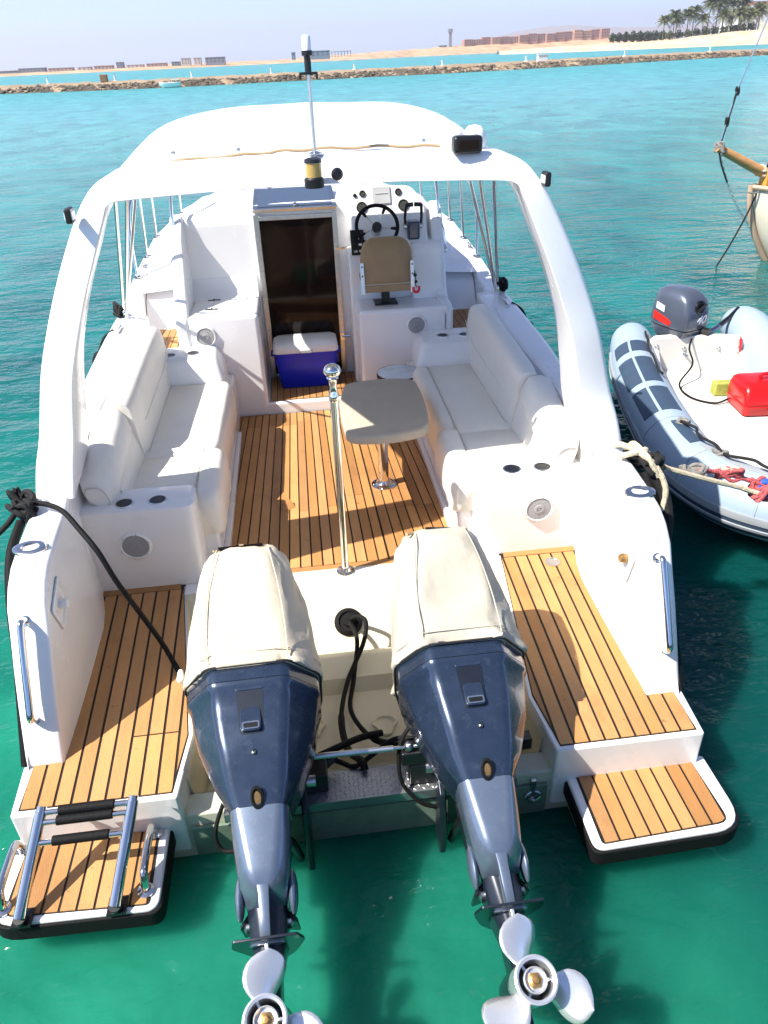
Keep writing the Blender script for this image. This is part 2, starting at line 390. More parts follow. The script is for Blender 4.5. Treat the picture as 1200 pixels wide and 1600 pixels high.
def land(name, coast, ridge, depths, m, rough=.25):
    rows = []
    pts = []
    for a, b_ in zip(coast, coast[1:]):
        n = 10
        for k in range(n): pts.append((a[0]+(b_[0]-a[0])*k/n, a[1]+(b_[1]-a[1])*k/n))
    pts.append(coast[-1])
    ph = [rng.uniform(0, 6.28) for _ in range(6)]
    for dd, f in depths:
        row = []
        for x, y in pts:
            L = math.hypot(x, y); k = x / y
            wob = sum(math.sin(x*w+q+dd*.02) for w, q in zip((.011,.027,.06,.13,.21,.33), ph))/6
            z = f * interp(k, ridge) * (1 + rough*wob) if f > 0 else -.4
            row.append((x*(1+dd/L), y*(1+dd/L), z))
        rows.append(row)
    b = MB().grid(rows); o = build(b, name, m, smooth=180); o['kind'] = 'structure'; return o
land('far_shore_terrain', [(-1100,760),(-560,820),(-272,874),(-94,942),(20,1060),(110,1190),(210,1350),(420,1420),(600,1400),(760,1330),(1100,1250)],
     [(-.4,2.2),(-.3,2.4),(-.12,4.2),(0,4.2),(.036,6.0),(.09,8.0),(.15,11),(.196,12.2),(.219,13.5),(.31,16.5),(.39,17.5),(.43,11),(.6,9)],
     [(-6,0),(4,.10),(18,.2),(50,.42),(90,.7),(150,1.0),(400,1.02),(2600,1.0)], SAND)
land('beach_terrain', [(196,760),(214,690),(226,640),(243,600),(268,562),(300,548),(340,532),(420,520),(600,500)],
     [(.25,2.5),(.33,4.2),(.40,4.6),(.46,5.2),(.50,6.6),(.55,8.2),(.6,9.4),(.8,10)],
     [(-4,0),(3,.10),(9,.3),(18,.62),(30,.9),(60,1.0),(300,1.05)], BEACH, .12)
def haze_hill(name, pts, y, m):
    rows = [[(x, y+dy, z*f*.62-3) for x, z in pts] for dy, f in ((-900,0),(-450,.55),(0,1),(800,.4))]
    o = build(MB().grid(rows), name, m, smooth=180); o['kind'] = 'structure'
HILLM = mat('bare rock range', (.30,.23,.19), .95, var=.2, vscale=.002)
haze_hill('desert_hills', [(-200,20),(500,30),(900,40),(1400,70),(1900,120),(2170,190),(2440,262),(2640,300),(2850,330),(3120,335),(3400,290),(3700,265),(4200,250),(5200,320),(6600,260),(8200,180)], 9000, HILLM)

b = MB().box(-9500,9500,-70,13500,-1.5,420)
hz = build(b, 'haze', None, smooth=0); hz['kind'] = 'stuff'
hm = bpy.data.materials.new('sea haze'); hm.use_nodes = True; ht = hm.node_tree; ht.nodes.clear()
ho = ht.nodes.new('ShaderNodeOutputMaterial'); hv = ht.nodes.new('ShaderNodeVolumePrincipled')
hv.inputs['Color'].default_value = (.90,.90,1,1); hv.inputs['Density'].default_value = HAZE; hv.inputs['Anisotropy'].default_value = .2
ht.links.new(hv.outputs[0], ho.inputs['Volume']); hz.data.materials.append(hm)

# breakwater: gravel bank with a rocky face
jn = [(-140,176),(-90,158),(-46.4,144.7),(-29,137.5),(-14.2,136),(0.9,139),(17.3,142),(27.7,141.5),(54.2,151),(69.6,158),(101.9,170),(150,190)]
jp = cr([(x,y,0) for x,y in jn], 8)
rows = []
for off, z in ((-1.2,-.6),(0,.05),(1.6,.45),(3.4,.78),(6,.95),(13,1.0),(22,.9),(27,.2),(30,-.6)):
    rows.append([(p.x - .3*off, p.y + off + (.5*math.sin(p.x*.9)+.35*math.sin(p.x*2.3) if off < 5 else 0), z + (.10*math.sin(p.x*.7+off) + .07*math.sin(p.x*1.9) if z > 0 else 0)) for p in jp])
jet = build(MB().grid(rows), 'breakwater_bank', JETS, smooth=180); jet['kind'] = 'structure'
ROCK = mat('breakwater rock', (.115,.092,.066), .9, var=.5, vscale=.9)
b = MB(); rng = random.Random(11)
ico = [(0,0,1),(.894,0,.447),(.276,.851,.447),(-.724,.526,.447),(-.724,-.526,.447),(.276,-.851,.447),(.724,.526,-.447),(-.276,.851,-.447),(-.894,0,-.447),(-.276,-.851,-.447),(.724,-.526,-.447),(0,0,-1)]
icf = [(0,1,2),(0,2,3),(0,3,4),(0,4,5),(0,5,1),(1,6,2),(2,7,3),(3,8,4),(4,9,5),(5,10,1),(6,7,2),(7,8,3),(8,9,4),(9,10,5),(10,6,1),(11,7,6),(11,8,7),(11,9,8),(11,10,9),(11,6,10)]
for i in range(4200):
    p = jp[0].lerp(jp[-1], 0); k = rng.random()*(len(jp)-1); a = int(k); p = jp[a].lerp(jp[a+1], k-a)
    u = rng.random()**1.4; off = -.7 + 4.0*u; z = interp(off, ((-.7,-.1),(0,.1),(1.6,.45),(3.4,.78)))
    s = rng.uniform(.14,.36)*(1.5 if rng.random() < .08 else 1)*(1.15 if p.x > 50 else 1)
    sx, sy, sz = s*rng.uniform(.8,1.6), s*rng.uniform(.7,1.2), s*rng.uniform(.5,.95); rot = rng.uniform(0, 6.28)
    vs = []
    for q in ico:
        j = rng.uniform(.75,1.2); x, y = q[0]*sx*j, q[1]*sy*j
        vs.append((p.x-.3*off+x*math.cos(rot)-y*math.sin(rot), p.y+off+x*math.sin(rot)+y*math.cos(rot), z+q[2]*sz*j))
    b.add(vs, icf)
o = build(b, 'breakwater_rocks', ROCK, smooth=0, recalc=False); o['kind'] = 'stuff'
# ================================================================== MOTOR BOAT
boat = thing('motor_boat', 'white open-stern motor boat with teak decks, arch and canopy, moored stern-to', 'motor boat', (0,0,0))
def yprof(tab, y): return interp(y, tab)
XO = [(0,1.43),(.22,1.44),(.6,1.45),(1.1,1.465),(1.75,1.49),(2.2,1.52),(2.7,1.56),(3.3,1.585),(4.05,1.60),(4.5,1.59),(5,1.565),(5.8,1.50),(6.6,1.30),(7.3,.95),(7.9,.48),(8.3,.05)]
ZO = [(0,.40),(.2,.41),(.62,1.0),(1.0,1.10),(4.05,1.17),(4.5,1.26),(5,1.355),(5.8,1.485),(6.6,1.60),(7.3,1.68),(7.9,1.74),(8.3,1.78)]
# hull skin
rings = []
for y in (0,.1,.2,.3,.4,.5,.62,.8,1.1,1.75,2.2,2.7,3.3,4.05,4.5,5,5.8,6.6,7.3,7.9,8.3):
    x, z = yprof(XO,y)-.012, yprof(ZO,y)
    zc = interp(y, [(0,.02),(4,.10),(6,.35),(7.5,.8),(8.3,1.5)]); xc = x*interp(y, [(0,.97),(3,.93),(6,.8),(8.3,.7)]); zk = interp(y, [(0,-.35),(5,-.4),(7,-.1),(8,.8),(8.3,1.5)])
    half = [(x,y,z),(x,y,z-.03),(x*.995,y,z*.55+zc*.45),(xc,y,zc),(xc*.5,y,(zc+zk)/2)]
    rings.append([V(-p[0],p[1],p[2]) for p in half] + [V(0,y,zk)] + [V(*p) for p in half[::-1]])
hull = build(MB().loft(rings, False), 'hull', GEL, boat, smooth=50)
# black rub rail along each gunwale
for s in (-1, 1):
    ys = [.24,.34,.46,.6,.8,1.1,1.6,2.2,2.8,3.4,4.05,4.5,5,5.8,6.6,7.3,7.9]
    zz = lambda y: yprof(ZO,y) - (.10 if y > .7 else .06)
    build(MB().tube(cr([(s*(yprof(XO,y)+.006), y, zz(y)) for y in ys], 4), .024, 8), 'rub_rail', RUBBER, boat)
# transom: high outer quarters, low notch for the motors
tr = [(-1.40,-.32),(1.40,-.32),(1.415,.395),(.80,.395),(.775,.265),(-.775,.265),(-.80,.395),(-1.415,.395)]
transom = build(MB().prism_y(tr, .0, .11), 'transom', CREAMG, boat, bevel=.012)
build(MB().box(-.765,.765,-.02,-.004,.02,.20), 'transom_pad', GREENB, transom, bevel=.004)
tp = MB().box(-.62,.62,-.03,.125,.268,.275).box(-.62,.62,-.030,-.024,.225,.268)
tpl = build(tp, 'tread_plate', TREAD, transom)
b = MB()   # raised bars of the chequer pattern, too small to pick apart
for i in range(62):
    for j in range(8):
        x, y = -.60+.0195*i, -.016+.0175*j; a = math.radians(45 if (i+j) % 2 else -45); dx, dy = math.cos(a)*.0088, math.sin(a)*.0088; wx, wy = -math.sin(a)*.0026, math.cos(a)*.0026
        b.add([(x-dx,y-dy,.275),(x+wx,y+wy,.275),(x+dx,y+dy,.275),(x-wx,y-wy,.275),(x-dx*.6,y-dy*.6,.2772),(x+dx*.6,y+dy*.6,.2772)], [(0,1,5,4),(1,2,5),(2,3,4,5),(3,0,4)])
o = build(b, 'chequer_pattern', TREAD, tpl, smooth=0); o['kind'] = 'stuff'
# drain plug and ring on the transom face
build(MB().lathe([(.028,0),(.028,.012),(.02,.016)], (-.70,0,.14), (0,-1,0), 16), 'drain_plug', STEEL, transom)
ey = MB().tube(cr([(.70,-.02,.17),(.735,-.03,.15),(.70,-.03,.12),(.665,-.03,.15)], 6, True), .006, 6).box(.69,.71,-.025,0,.10,.24)
build(ey, 'tow_eye', STEEL, transom)
# splash well (floor steps + sloping front wall + sides)
prof = [(.11,.262),(.115,.08),(.30,.085),(.325,.125),(.72,.135),(.76,.205),(.90,.215),(.955,.205),(.985,.17),(1.29,.405),(1.34,.418),(1.44,.418)]
def xin(y): return interp(y, [(0,.79),(.3,.755),(1.42,.905),(1.5,.91)])
wl = MB(); rows = []
for fx in (-1,-.75,-.35,0,.35,.75,1): rows.append([V(fx*(xin(y)-.02), y, z) for y, z in prof])
wl.grid(rows)
for s in (-1, 1):
    wl.grid([[V(s*(xin(y)-.02), y, z) for y, z in prof], [V(s*xin(y), y, .414) for y, z in prof]])
well = build(wl, 'splash_well', CREAM, boat, smooth=40)
for x, y in ((-.24,.52), (.11,.487)):   # moulded drain recesses in the well floor
    tear = [V(x+.062*math.cos(a)*(1-.35*max(0,-math.sin(a))), y+.050*math.sin(a)-(.025 if math.sin(a) < -.6 else 0), 0) for a in [2*math.pi*k/20 for k in range(20)]]
    z0 = .135 if y > .5 else .1345
    inner = [V(x,y,0)+(p-V(x,y,0))*.72 for p in tear]
    b = MB().loft([[p+V(0,0,.131) for p in tear], [p+V(0,0,.146) for p in tear], [V(x,y,0)+(p-V(x,y,0))*.9+V(0,0,.147) for p in tear], [p+V(0,0,.1365) for p in inner]])
    build(b, 'drain_recess', CREAM, well, smooth=30)
lip = MB().box(-.74,.74,.335,.345,.128,.148); build(lip, 'panel_lip', CREAM, well, bevel=.004)
gr = MB().lathe([(.078,0),(.078,.012),(.062,.026),(.055,.03),(.055,.02),(.03,.02),(.03,.05),(.0,.05)], (-.012,1.115,.275), (0,-.62,.79), 28)
build(gr, 'cable_boot', RUBBER, well)
for s, y in ((-1,.30),):
    build(MB().lathe([(.045,0),(.045,.012),(.03,.014),(.03,.004),(0,.004)], (-.775,.34,.30), (1,0,.1), 20), 'hawse_ring', CHROME, well)
# white lip that carries the tow pole
build(MB().box(-.91,.91,1.325,1.425,.36,.4205), 'well_ledge', GEL, boat, bevel=.018, seg=3)

def clip_convex(poly, clip):
    out = poly
    n = len(clip)
    for i in range(n):
        ax, ay = clip[i]; bx, by = clip[(i+1) % n]; inp = out; out = []
        side = lambda p: (bx-ax)*(p[1]-ay) - (by-ay)*(p[0]-ax)
        for k in range(len(inp)):
            p, q = inp[k-1], inp[k]; sp, sq = side(p), side(q)
            if sp*sq < 0:
                t = sp/(sp-sq); out.append((p[0]+(q[0]-p[0])*t, p[1]+(q[1]-p[1])*t))
            if sq >= 0: out.append(q)
        if not out: return []
    return out
pk = random.Random(5)
def plank(poly, z0, z1, parent, name='teak_plank'):
    A = sum(poly[i-1][0]*poly[i][1]-poly[i][0]*poly[i-1][1] for i in range(len(poly)))/2
    if abs(A) < 2e-4: return
    dz = pk.uniform(-.0006,.0006)
    build(MB().prism(poly, z0, z1+dz), name, TEAK[pk.randrange(4)], parent, smooth=0)
def ccw(p):
    A = sum(p[i-1][0]*p[i][1]-p[i][0]*p[i-1][1] for i in range(len(p)))
    return p if A > 0 else p[::-1]
# aft side decks
for s in (-1, 1):
    slab = ccw([(s*x,y) for x,y in ((.785,-.02),(1.44,-.02),(1.46,.3),(1.47,1.42),(.905,1.42),(.752,.3))])
    dk = build(MB().prism(slab, .06, .412), 'aft_deck', GEL, boat, bevel=.012, seg=3)
    dk['label'] = 'aft deck beside the %s motor' % ('left' if s < 0 else 'right')
    teak = ccw([(s*x,y) for x,y in ((.812,.005),(1.408,.005),(1.408,1.425),(.918,1.425),(.778,.3))])
    build(MB().prism(ccw([(s*x,y) for x,y in ((.808,.001),(1.412,.001),(1.412,1.425),(.914,1.425),(.774,.3))]), .410, .4145), 'caulk_bed', CAULK, dk, smooth=0)
    w = .0672; g = .0056
    for i in range(-2, 11):
        x0, x1 = 1.408-w*(i+1)+g, 1.408-w*i-g
        f = 1.055
        q = ccw([(s*x0,.0),(s*x1,.0),(s*x1*f,1.375),(s*x0*f,1.375)])
        q = clip_convex(q, teak)
        if len(q) < 3: continue
        cutin = s < 0 and i >= 6 and i < 9
        if cutin:
            lo = clip_convex(q, ccw([(-2,-1),(2,-1),(2,.318),(-2,.318)])); hi = clip_convex(q, ccw([(-2,.326),(2,.326),(2,2),(-2,2)]))
            for r_ in (lo, hi):
                if len(r_) > 2: plank(r_, .411, .4185, dk)
        else: plank(q, .411, .4185, dk)
    plank(ccw([(s*.925,1.382),(s*1.36,1.382),(s*1.36,1.436),(s*.935,1.436)]), .411, .4188, dk, 'trim_board')
    if s > 0:
        build(MB().lathe([(.042,0),(.042,.006),(.034,.007),(.034,.004),(0,.004)], (1.185,1.285,.418), (0,0,1), 22), 'deck_filler_cap', STEEL, dk)
# bathing platforms either side of the motors
for s in (-1, 1):
    def outline(e, n=6):
        c = [(.85-e,.02,0),(1.485+e,.02,0),(1.49+e,-.345-e,0),(.85-e,-.362-e,0)]
        return [(s*p.x, p.y) for p in rr(c, [0,0,.13,.05], n)]
    pf = build(MB().prism(ccw(outline(0)), .145, .222), 'bathing_platform', GEL, boat, bevel=.012)
    pf['label'] = 'bathing platform at the %s quarter' % ('left' if s < 0 else 'right')
    loop = outline(.004); loop = [p for p in loop if p[1] < .015]
    rb = MB(); 
    o1 = [(s*p[0]*s if 0 else p[0], p[1]) for p in outline(.013)]
    rb.prism(ccw(outline(.011)), .128, .207)
    build(rb, 'rub_strip', RUBBER, pf, bevel=.008)
    inn = ccw([(s*p.x,p.y) for p in rr([(.893,.0,0),(1.412,.0,0),(1.428,-.315,0),(.888,-.340,0)], [0,0,.05,.02], 4)])
    build(MB().prism(ccw([(s*p.x,p.y) for p in rr([(.889,.004,0),(1.416,.004,0),(1.432,-.319,0),(.884,-.344,0)], [0,0,.05,.02], 4)]), .221, .2245), 'caulk_bed', CAULK, pf, smooth=0)
    n = 8; w = (1.42-.893)/n
    for i in range(n):
        q = clip_convex(ccw([(s*(.893+w*i+.005),-.4),(s*(.893+w*(i+1)-.005),-.4),(s*(.893+w*(i+1)-.005),.1),(s*(.893+w*i+.005),.1)]), inn)
        plank(q, .222, .2285, pf)
    # underside bracket
    build(MB().prism_x([(.0,-.05),(.0,.12),(-.30,.12)], s*.90-.02, s*.90+.02), 'bracket', CREAMG, pf)
    build(MB().prism_x([(.0,-.05),(.0,.12),(-.30,.12)], s*1.38-.02, s*1.38+.02), 'bracket', CREAMG, pf)
# boarding ladder folded on the left platform
lad = bpy.data.objects.new('boarding_ladder', None); COL.objects.link(lad); lad.parent = boat
def lp(u, w):  # along the ladder, across
    return V(-1.348+.345*w + .07*u, -.352+.265*u, .262+.235*u)
for w in (0, 1):
    build(MB().tube([lp(0,w), lp(.45,w), lp(1.02,w)], [.0225,.0225,.0225], 14), 'ladder_rail', CHROME, lad)
    build(MB().tube([lp(.55,w), lp(1.07,w)], .018, 12), 'inner_rail', CHROME, lad)
    build(MB().tube([lp(.0,w)+V(0,.01,-.04), lp(0,w)+V(0,.0,.0)], .024, 12).box(lp(0,w).x-.035, lp(0,w).x+.035, -.37,-.30,.222,.236), 'hinge', BLACKP, lad)
for u in (.70,.90,1.0):
    a, c = lp(u,0), lp(u,1); d = c-a
    build(MB().tube([a+d*.2+V(0,0,.004), c-d*.2+V(0,0,.004)], .019, 12), 'tread', RUBBER, lad)
    build(MB().tube([a, a+d*.24], .012, 10), 'tread_bar', CHROME, lad); build(MB().tube([c-d*.24, c], .012, 10), 'tread_bar', CHROME, lad)
for x in (-1.435, -.905):  # short grab handles
    b = MB().tube(cr([(x,-.035,.225),(x,-.055,.285),(x,-.085,.305),(x,-.235,.305),(x,-.27,.285),(x,-.288,.225)], 5), .0165, 12)
    for y in (-.035,-.288): b.lathe([(.032,0),(.032,.006),(.02,.009)], (x,y,.2275), (0,0,1), 18)
    build(b, 'grab_handle', CHROME, boat)

# coamings (bulwarks) with the sloping stern wings
ST = [(.222,1.285,1.44,.43),(.27,1.285,1.44,.53),(.34,1.285,1.442,.67),(.42,1.285,1.445,.81),(.50,1.285,1.447,.94),(.555,1.286,1.45,1.03),(.62,1.286,1.45,1.09),(.70,1.287,1.453,1.125),(.85,1.29,1.458,1.147),(1.1,1.297,1.465,1.165),(1.25,1.32,1.47,1.17),(1.4,1.36,1.475,1.175),(1.75,1.375,1.49,1.19),(2.2,1.355,1.52,1.20),(2.7,1.345,1.56,1.21),(3.3,1.345,1.585,1.215),(3.9,1.345,1.60,1.22),(4.05,1.35,1.60,1.22),(4.07,1.43,1.60,1.215),(4.5,1.44,1.59,1.275),(5.0,1.43,1.565,1.37)]
for s in (-1, 1):
    rings = []
    for y, xi, xo, z in ST:
        zb = max(.33, .33)
        flare = .012
        rings.append(rr([(s*(xo+.004),y,min(zb, z-.06)),(s*(xo+.002),y,z),(s*(xi-.0),y,z),(s*(xi-.004),y,min(.33, z-.06))], [0,.045,.035,0], 5))
    bw = build(MB().loft(rings), 'bulwark', GEL, boat, smooth=60)
    bw['label'] = '%s bulwark with its sloping stern end' % ('left' if s < 0 else 'right')
    gx = 1.375
    hp = [(gx,.515,.945),(gx,.475,.968),(gx,.43,.93),(gx,.30,.71),(gx,.262,.64),(gx,.30,.60)]
    hp = [(gx,.528,.955),(gx,.478,.985),(gx,.440,.945),(gx,.300,.70),(gx,.272,.635),(gx,.318,.592)]
    b = MB().tube(cr([(s*x,y,z) for x,y,z in hp], 5), .0155, 14)
    for y, z in ((.522,.955),(.318,.598)): b.lathe([(.033,-.006),(.033,.008),(.02,.012)], (s*gx,y,z), (0,-.87,.5), 18)
    build(b, 'grab_rail', CHROME, bw)
    ring = [(.075*math.cos(a), .047*math.sin(a)) for a in [2*math.pi*k/28 for k in range(28)]]
    cx_, cy_, cz_ = s*1.385, .795, 1.139
    def el(f, h): return [V(cx_+x*f, cy_+y*f, cz_+h+.12*(y*f)) for x, y in ring]
    build(MB().loft([el(1,0),el(1,.008),el(.86,.013),el(.55,.012),el(.50,-.002),el(.0,-.002)], True, False), 'rod_holder', CHROME, bw)
    # recessed shower box on the inner face
    wx = s*1.2845; sg = -s
    d4 = [(.56,.965),(.72,1.04),(.765,.895),(.615,.815)]
    cy0 = sum(p[0] for p in d4)/4; cz0 = sum(p[1] for p in d4)/4
    if s > 0: d4 = [(.53,.955),(.655,1.045),(.70,.86),(.575,.79)]; cy0 = sum(p[0] for p in d4)/4; cz0 = sum(p[1] for p in d4)/4
    A = rr([(wx,y,z) for y,z in d4], .02, 3)
    sh = lambda f, dx: [V(p.x+sg*dx, cy0+(p.y-cy0)*f, cz0+(p.z-cz0)*f) for p in A]
    build(MB().loft([sh(1,0),sh(1,.009),sh(.93,.012),sh(.80,.011),sh(.74,.0015),sh(.0,.0015)], True, False), 'shower_box', GEL if s < 0 else WHITEP, bw, smooth=30)
    build(MB().tube([p+V(sg*.002,0,0) for p in A+[A[0]]], .003, 6), 'gasket', GREYP, bw)
    build(MB().lathe([(.02,0),(.024,.02),(.018,.035),(0,.037)], (wx+sg*.002, cy0, cz0-.01), (sg,0,.1), 16), 'shower_cap', WHITEP if s < 0 else BRASS, bw)
    for y, z in d4[:]:
        pass
# fender cleats, nav cleats
for s in (-1, 1):
    b = MB().box(s*1.50-.012,s*1.50+.012,3.62,3.70,1.205,1.225).tube([(s*1.50,3.58,1.232),(s*1.50,3.74,1.232)], .011, 8)
    build(b, 'mooring_cleat', CHROME, boat)

# targa arch
AL = [  # outer-aft, inner-aft, inner-fwd, outer-fwd (left half, from the foot to the middle)
 ((-1.475,1.20,1.14),(-1.285,1.20,1.15),(-1.345,1.76,1.14),(-1.49,1.78,1.13)),
 ((-1.445,1.245,1.30),(-1.255,1.235,1.32),(-1.30,1.74,1.30),(-1.455,1.76,1.29)),
 ((-1.40,1.285,1.45),(-1.228,1.265,1.46),(-1.268,1.71,1.45),(-1.41,1.73,1.44)),
 ((-1.335,1.31,1.70),(-1.178,1.285,1.70),(-1.215,1.68,1.69),(-1.345,1.70,1.69)),
 ((-1.275,1.325,1.87),(-1.125,1.30,1.86),(-1.165,1.66,1.85),(-1.285,1.68,1.86)),
 ((-1.18,1.345,2.09),(-1.045,1.31,2.06),(-1.085,1.65,2.05),(-1.19,1.66,2.08)),
 ((-1.08,1.375,2.29),(-.965,1.33,2.24),(-.995,1.64,2.235),(-1.085,1.66,2.29)),
 ((-1.00,1.41,2.43),(-.905,1.355,2.375),(-.93,1.64,2.37),(-.995,1.66,2.435)),
 ((-.915,1.45,2.515),(-.878,1.385,2.427),(-.87,1.65,2.427),(-.895,1.68,2.525)),
 ((-.78,1.50,2.545),(-.79,1.42,2.438),(-.78,1.68,2.438),(-.77,1.72,2.553)),
 ((-.45,1.555,2.553),(-.45,1.47,2.445),(-.45,1.72,2.45),(-.45,1.76,2.562)),
 ((0,1.585,2.558),(0,1.50,2.45),(0,1.75,2.455),(0,1.79,2.57))]
AR = [tuple((-p[0],p[1],p[2]) for p in q) for q in AL[:-1]][::-1]
AA = AL + AR
curves = [cr([q[i] for q in AA], 4) for i in range(4)]
rings = [rr([c[k] for c in curves], [.026,.010,.02,.026], 3) for k in range(len(curves[0]))]
arch = build(MB().loft(rings), 'radar_arch', GEL, boat, smooth=40)
# lights on the arch
def navlight(x, y, z, dx):
    b = MB().box(x-.014,x+.014,y-.035,y+.035,z-.03,z+.03)
    o = build(b, 'navigation_light', BLACKP, arch, bevel=.008)
    build(MB().box(x-.0165,x+.0165,y-.030,y+.030,z-.018,z+.018), 'lens', CLEARP, o, bevel=.006)
navlight(-1.03,1.34,2.405,-1); navlight(1.012,1.39,2.44,1)
fl = MB().box(.614,.744,1.475,1.55,2.545,2.617)
fo = build(fl, 'flood_light', BLACKP, arch, bevel=.016, seg=3)
build(MB().box(.634,.724,1.468,1.482,2.560,2.602), 'lens', DGLASS, fo, bevel=.006)
build(MB().tube([(.68,1.52,2.54),(.68,1.55,2.50)], .012, 8), 'bracket', STEEL, fo)
for x in (.645,.745):
    h = build(MB().lathe([(.055,0),(.058,.02),(.05,.06),(.03,.085),(0,.092)], (x,1.66,2.555), (0,0,1), 22), 'horn_dome', WHITEP, arch)
al = build(MB().lathe([(.042,-.055),(.044,-.02),(.036,-.012)], (-.006,1.462,2.50), (0,0,1), 22), 'anchor_light', BLACKP, arch)
build(MB().lathe([(.036,-.012),(.036,.045)], (-.006,1.462,2.50), (0,0,1), 22), 'amber_lens', AMBER, al)
build(MB().lathe([(.039,.045),(.037,.058),(.02,.064),(0,.064)], (-.006,1.462,2.50), (0,0,1), 22), 'lens_cap', BLACKP, al)
build(MB().lathe([(.026,0),(.026,.012),(.018,.022),(0,.024)], (.095,1.465,2.493), (.1,-1,.25), 18), 'cable_gland', BLACKP, arch)
ms = build(MB().tube([(.012,1.60,2.54),(.008,1.60,2.90)], .0075, 10).lathe([(.03,0),(.03,.006),(.014,.012)], (.012,1.60,2.562), (0,0,1), 16), 'light_mast', STEEL, arch)
build(MB().lathe([(.014,0),(.014,.058),(.023,.063),(.023,.08)], (.008,1.60,2.875), (0,0,1), 18).box(-.03,.046,1.59,1.61,2.868,2.878).tube([(-.027,1.6,2.874),(-.027,1.6,2.85)], .005, 6).tube([(.043,1.6,2.874),(.043,1.6,2.85)], .005, 6), 'lamp_base', BLACKP, ms)
build(MB().lathe([(.019,.08),(.019,.128),(.014,.134),(0,.135)], (.008,1.60,2.875), (0,0,1), 18), 'lamp_lens', CLEARP, ms)

# canopy cloth from the arch forward
rows = []
ny, nx = 22, 36
for j in range(ny+1):
    t = j/ny; y0 = 1.70 + 2.35*t
    crown = interp(t, [(0,2.562),(.12,2.60),(.3,2.65),(.52,2.695),(.68,2.69),(.85,2.62),(1,2.50)])
    w = interp(t, [(0,.86),(.15,.96),(.3,1.05),(.5,1.10),(.8,1.16),(1,1.16)])
    edge = interp(t, [(0,2.50),(.2,2.42),(.5,2.34),(.8,2.28),(1,2.22)])
    row = []
    for i in range(nx+1):
        u = i/nx*2-1
        z = edge + (crown-edge)*(1-abs(u)**4.2)**.75 if abs(u) < 1 else edge
        sag = .003*math.sin(7*u+3*t)*math.sin(math.pi*t) + .002*math.sin(15*u-9*t)*math.sin(math.pi*t)
        z += sag - .010*math.exp(-((t-.30)/.05)**2)*(1-u*u)
        row.append(V(u*w, y0 - .05*u*u*(1-t) + .05*(1-u*u)*(1-t)*.6, z))
    rows.append(row)
can = build(MB().grid(rows), 'canopy', AWNING, boat, smooth=180, solid=.006, recalc=False)
for t_ in (6, 13):   # sewn hoop pockets
    rw = rows[t_]; build(MB().tube([p+V(0,0,.001) for p in rw[1:-1]], .0045, 6), 'hoop_seam', AWNING, can)
rope = cr([(-.92,1.645,2.50),(-.70,1.675,2.548),(-.3,1.70,2.566),(0,1.71,2.574),(.4,1.70,2.57),(.72,1.68,2.552),(.92,1.645,2.505)], 8)
build(MB().tube([p+V(0,0,.004*math.sin(i*1.3)) for i, p in enumerate(rope)], .006, 8), 'bolt_rope', TANTRIM, can)
for x in (-.62,-.33,.52):
    build(MB().lathe([(.012,0),(.012,.008),(.006,.012)], (x,1.715,2.58), (0,0,1), 12), 'turn_button', STEEL, can)
# canopy hoops and poles
for s in (-1, 1):
    for top, bot in (((1.17,3.45,2.36),(1.50,3.97,1.225)), ((1.14,2.85,2.38),(1.495,3.93,1.34)), ((1.2,3.95,2.28),(1.50,3.99,1.24))):
        build(MB().tube([(s*top[0],top[1],top[2]),(s*bot[0],bot[1],bot[2])], .0125, 10), 'canopy_pole', CHROME, boat)
    build(MB().lathe([(.04,0),(.04,.006),(.02,.012),(.018,.05)], (s*1.50,3.97,1.209), (0,0,1), 16).ball((s*1.5,3.97,1.27), .022), 'pole_foot', CHROME, boat)
    # bow rail ends and stanchions
    st = [(1.525,4.82,1.34),(1.50,5.3,1.41),(1.47,5.8,1.49),(1.29,6.5,1.58)]
    b = MB().tube(cr([(s*1.525,4.82,1.34),(s*1.535,4.90,1.62),(s*1.53,5.05,1.86),(s*1.49,5.35,1.98),(s*1.44,5.9,2.04),(s*1.2,6.6,2.12),(s*.8,7.3,2.2),(s*.3,7.9,2.25)], 6), .0125, 10)
    build(b, 'bow_rail', CHROME, boat)
    for x, y, z in st[1:]:
        build(MB().tube([(s*x,y,z),(s*(x-.03),y+.03,z+.56)], .0115, 10), 'stanchion', CHROME, boat)
    for x, y, z in st:
        build(MB().lathe([(.042,0),(.042,.006),(.02,.014)], (s*x,y,z), (0,0,1), 16), 'stanchion_foot', CHROME, boat)
    b = MB().box(s*1.50-.014,s*1.50+.014,5.03,5.07,1.37,1.395).tube([(s*1.50,4.98,1.402),(s*1.5,5.12,1.402)], .010, 8)
    build(b, 'mooring_cleat', CHROME, boat)
    # grab rail on the cabin wing
    build(MB().tube(cr([(s*1.055,4.17,1.53),(s*1.10,4.14,1.555),(s*1.10,4.16,1.60),(s*1.085,4.18,1.72),(s*1.05,4.22,1.79)], 5), .012, 10), 'cabin_grab_rail', CHROME, boat)
    build(MB().tube(cr([(s*1.05,4.24,1.80),(s*1.055,4.26,1.95),(s*1.03,4.34,2.15),(s*.97,4.5,2.26)], 5), .0125, 10).lathe([(.032,0),(.03,.012),(.02,.02)], (s*1.05,4.24,1.79), (0,0,1), 14), 'windscreen_tube', CHROME, boat)
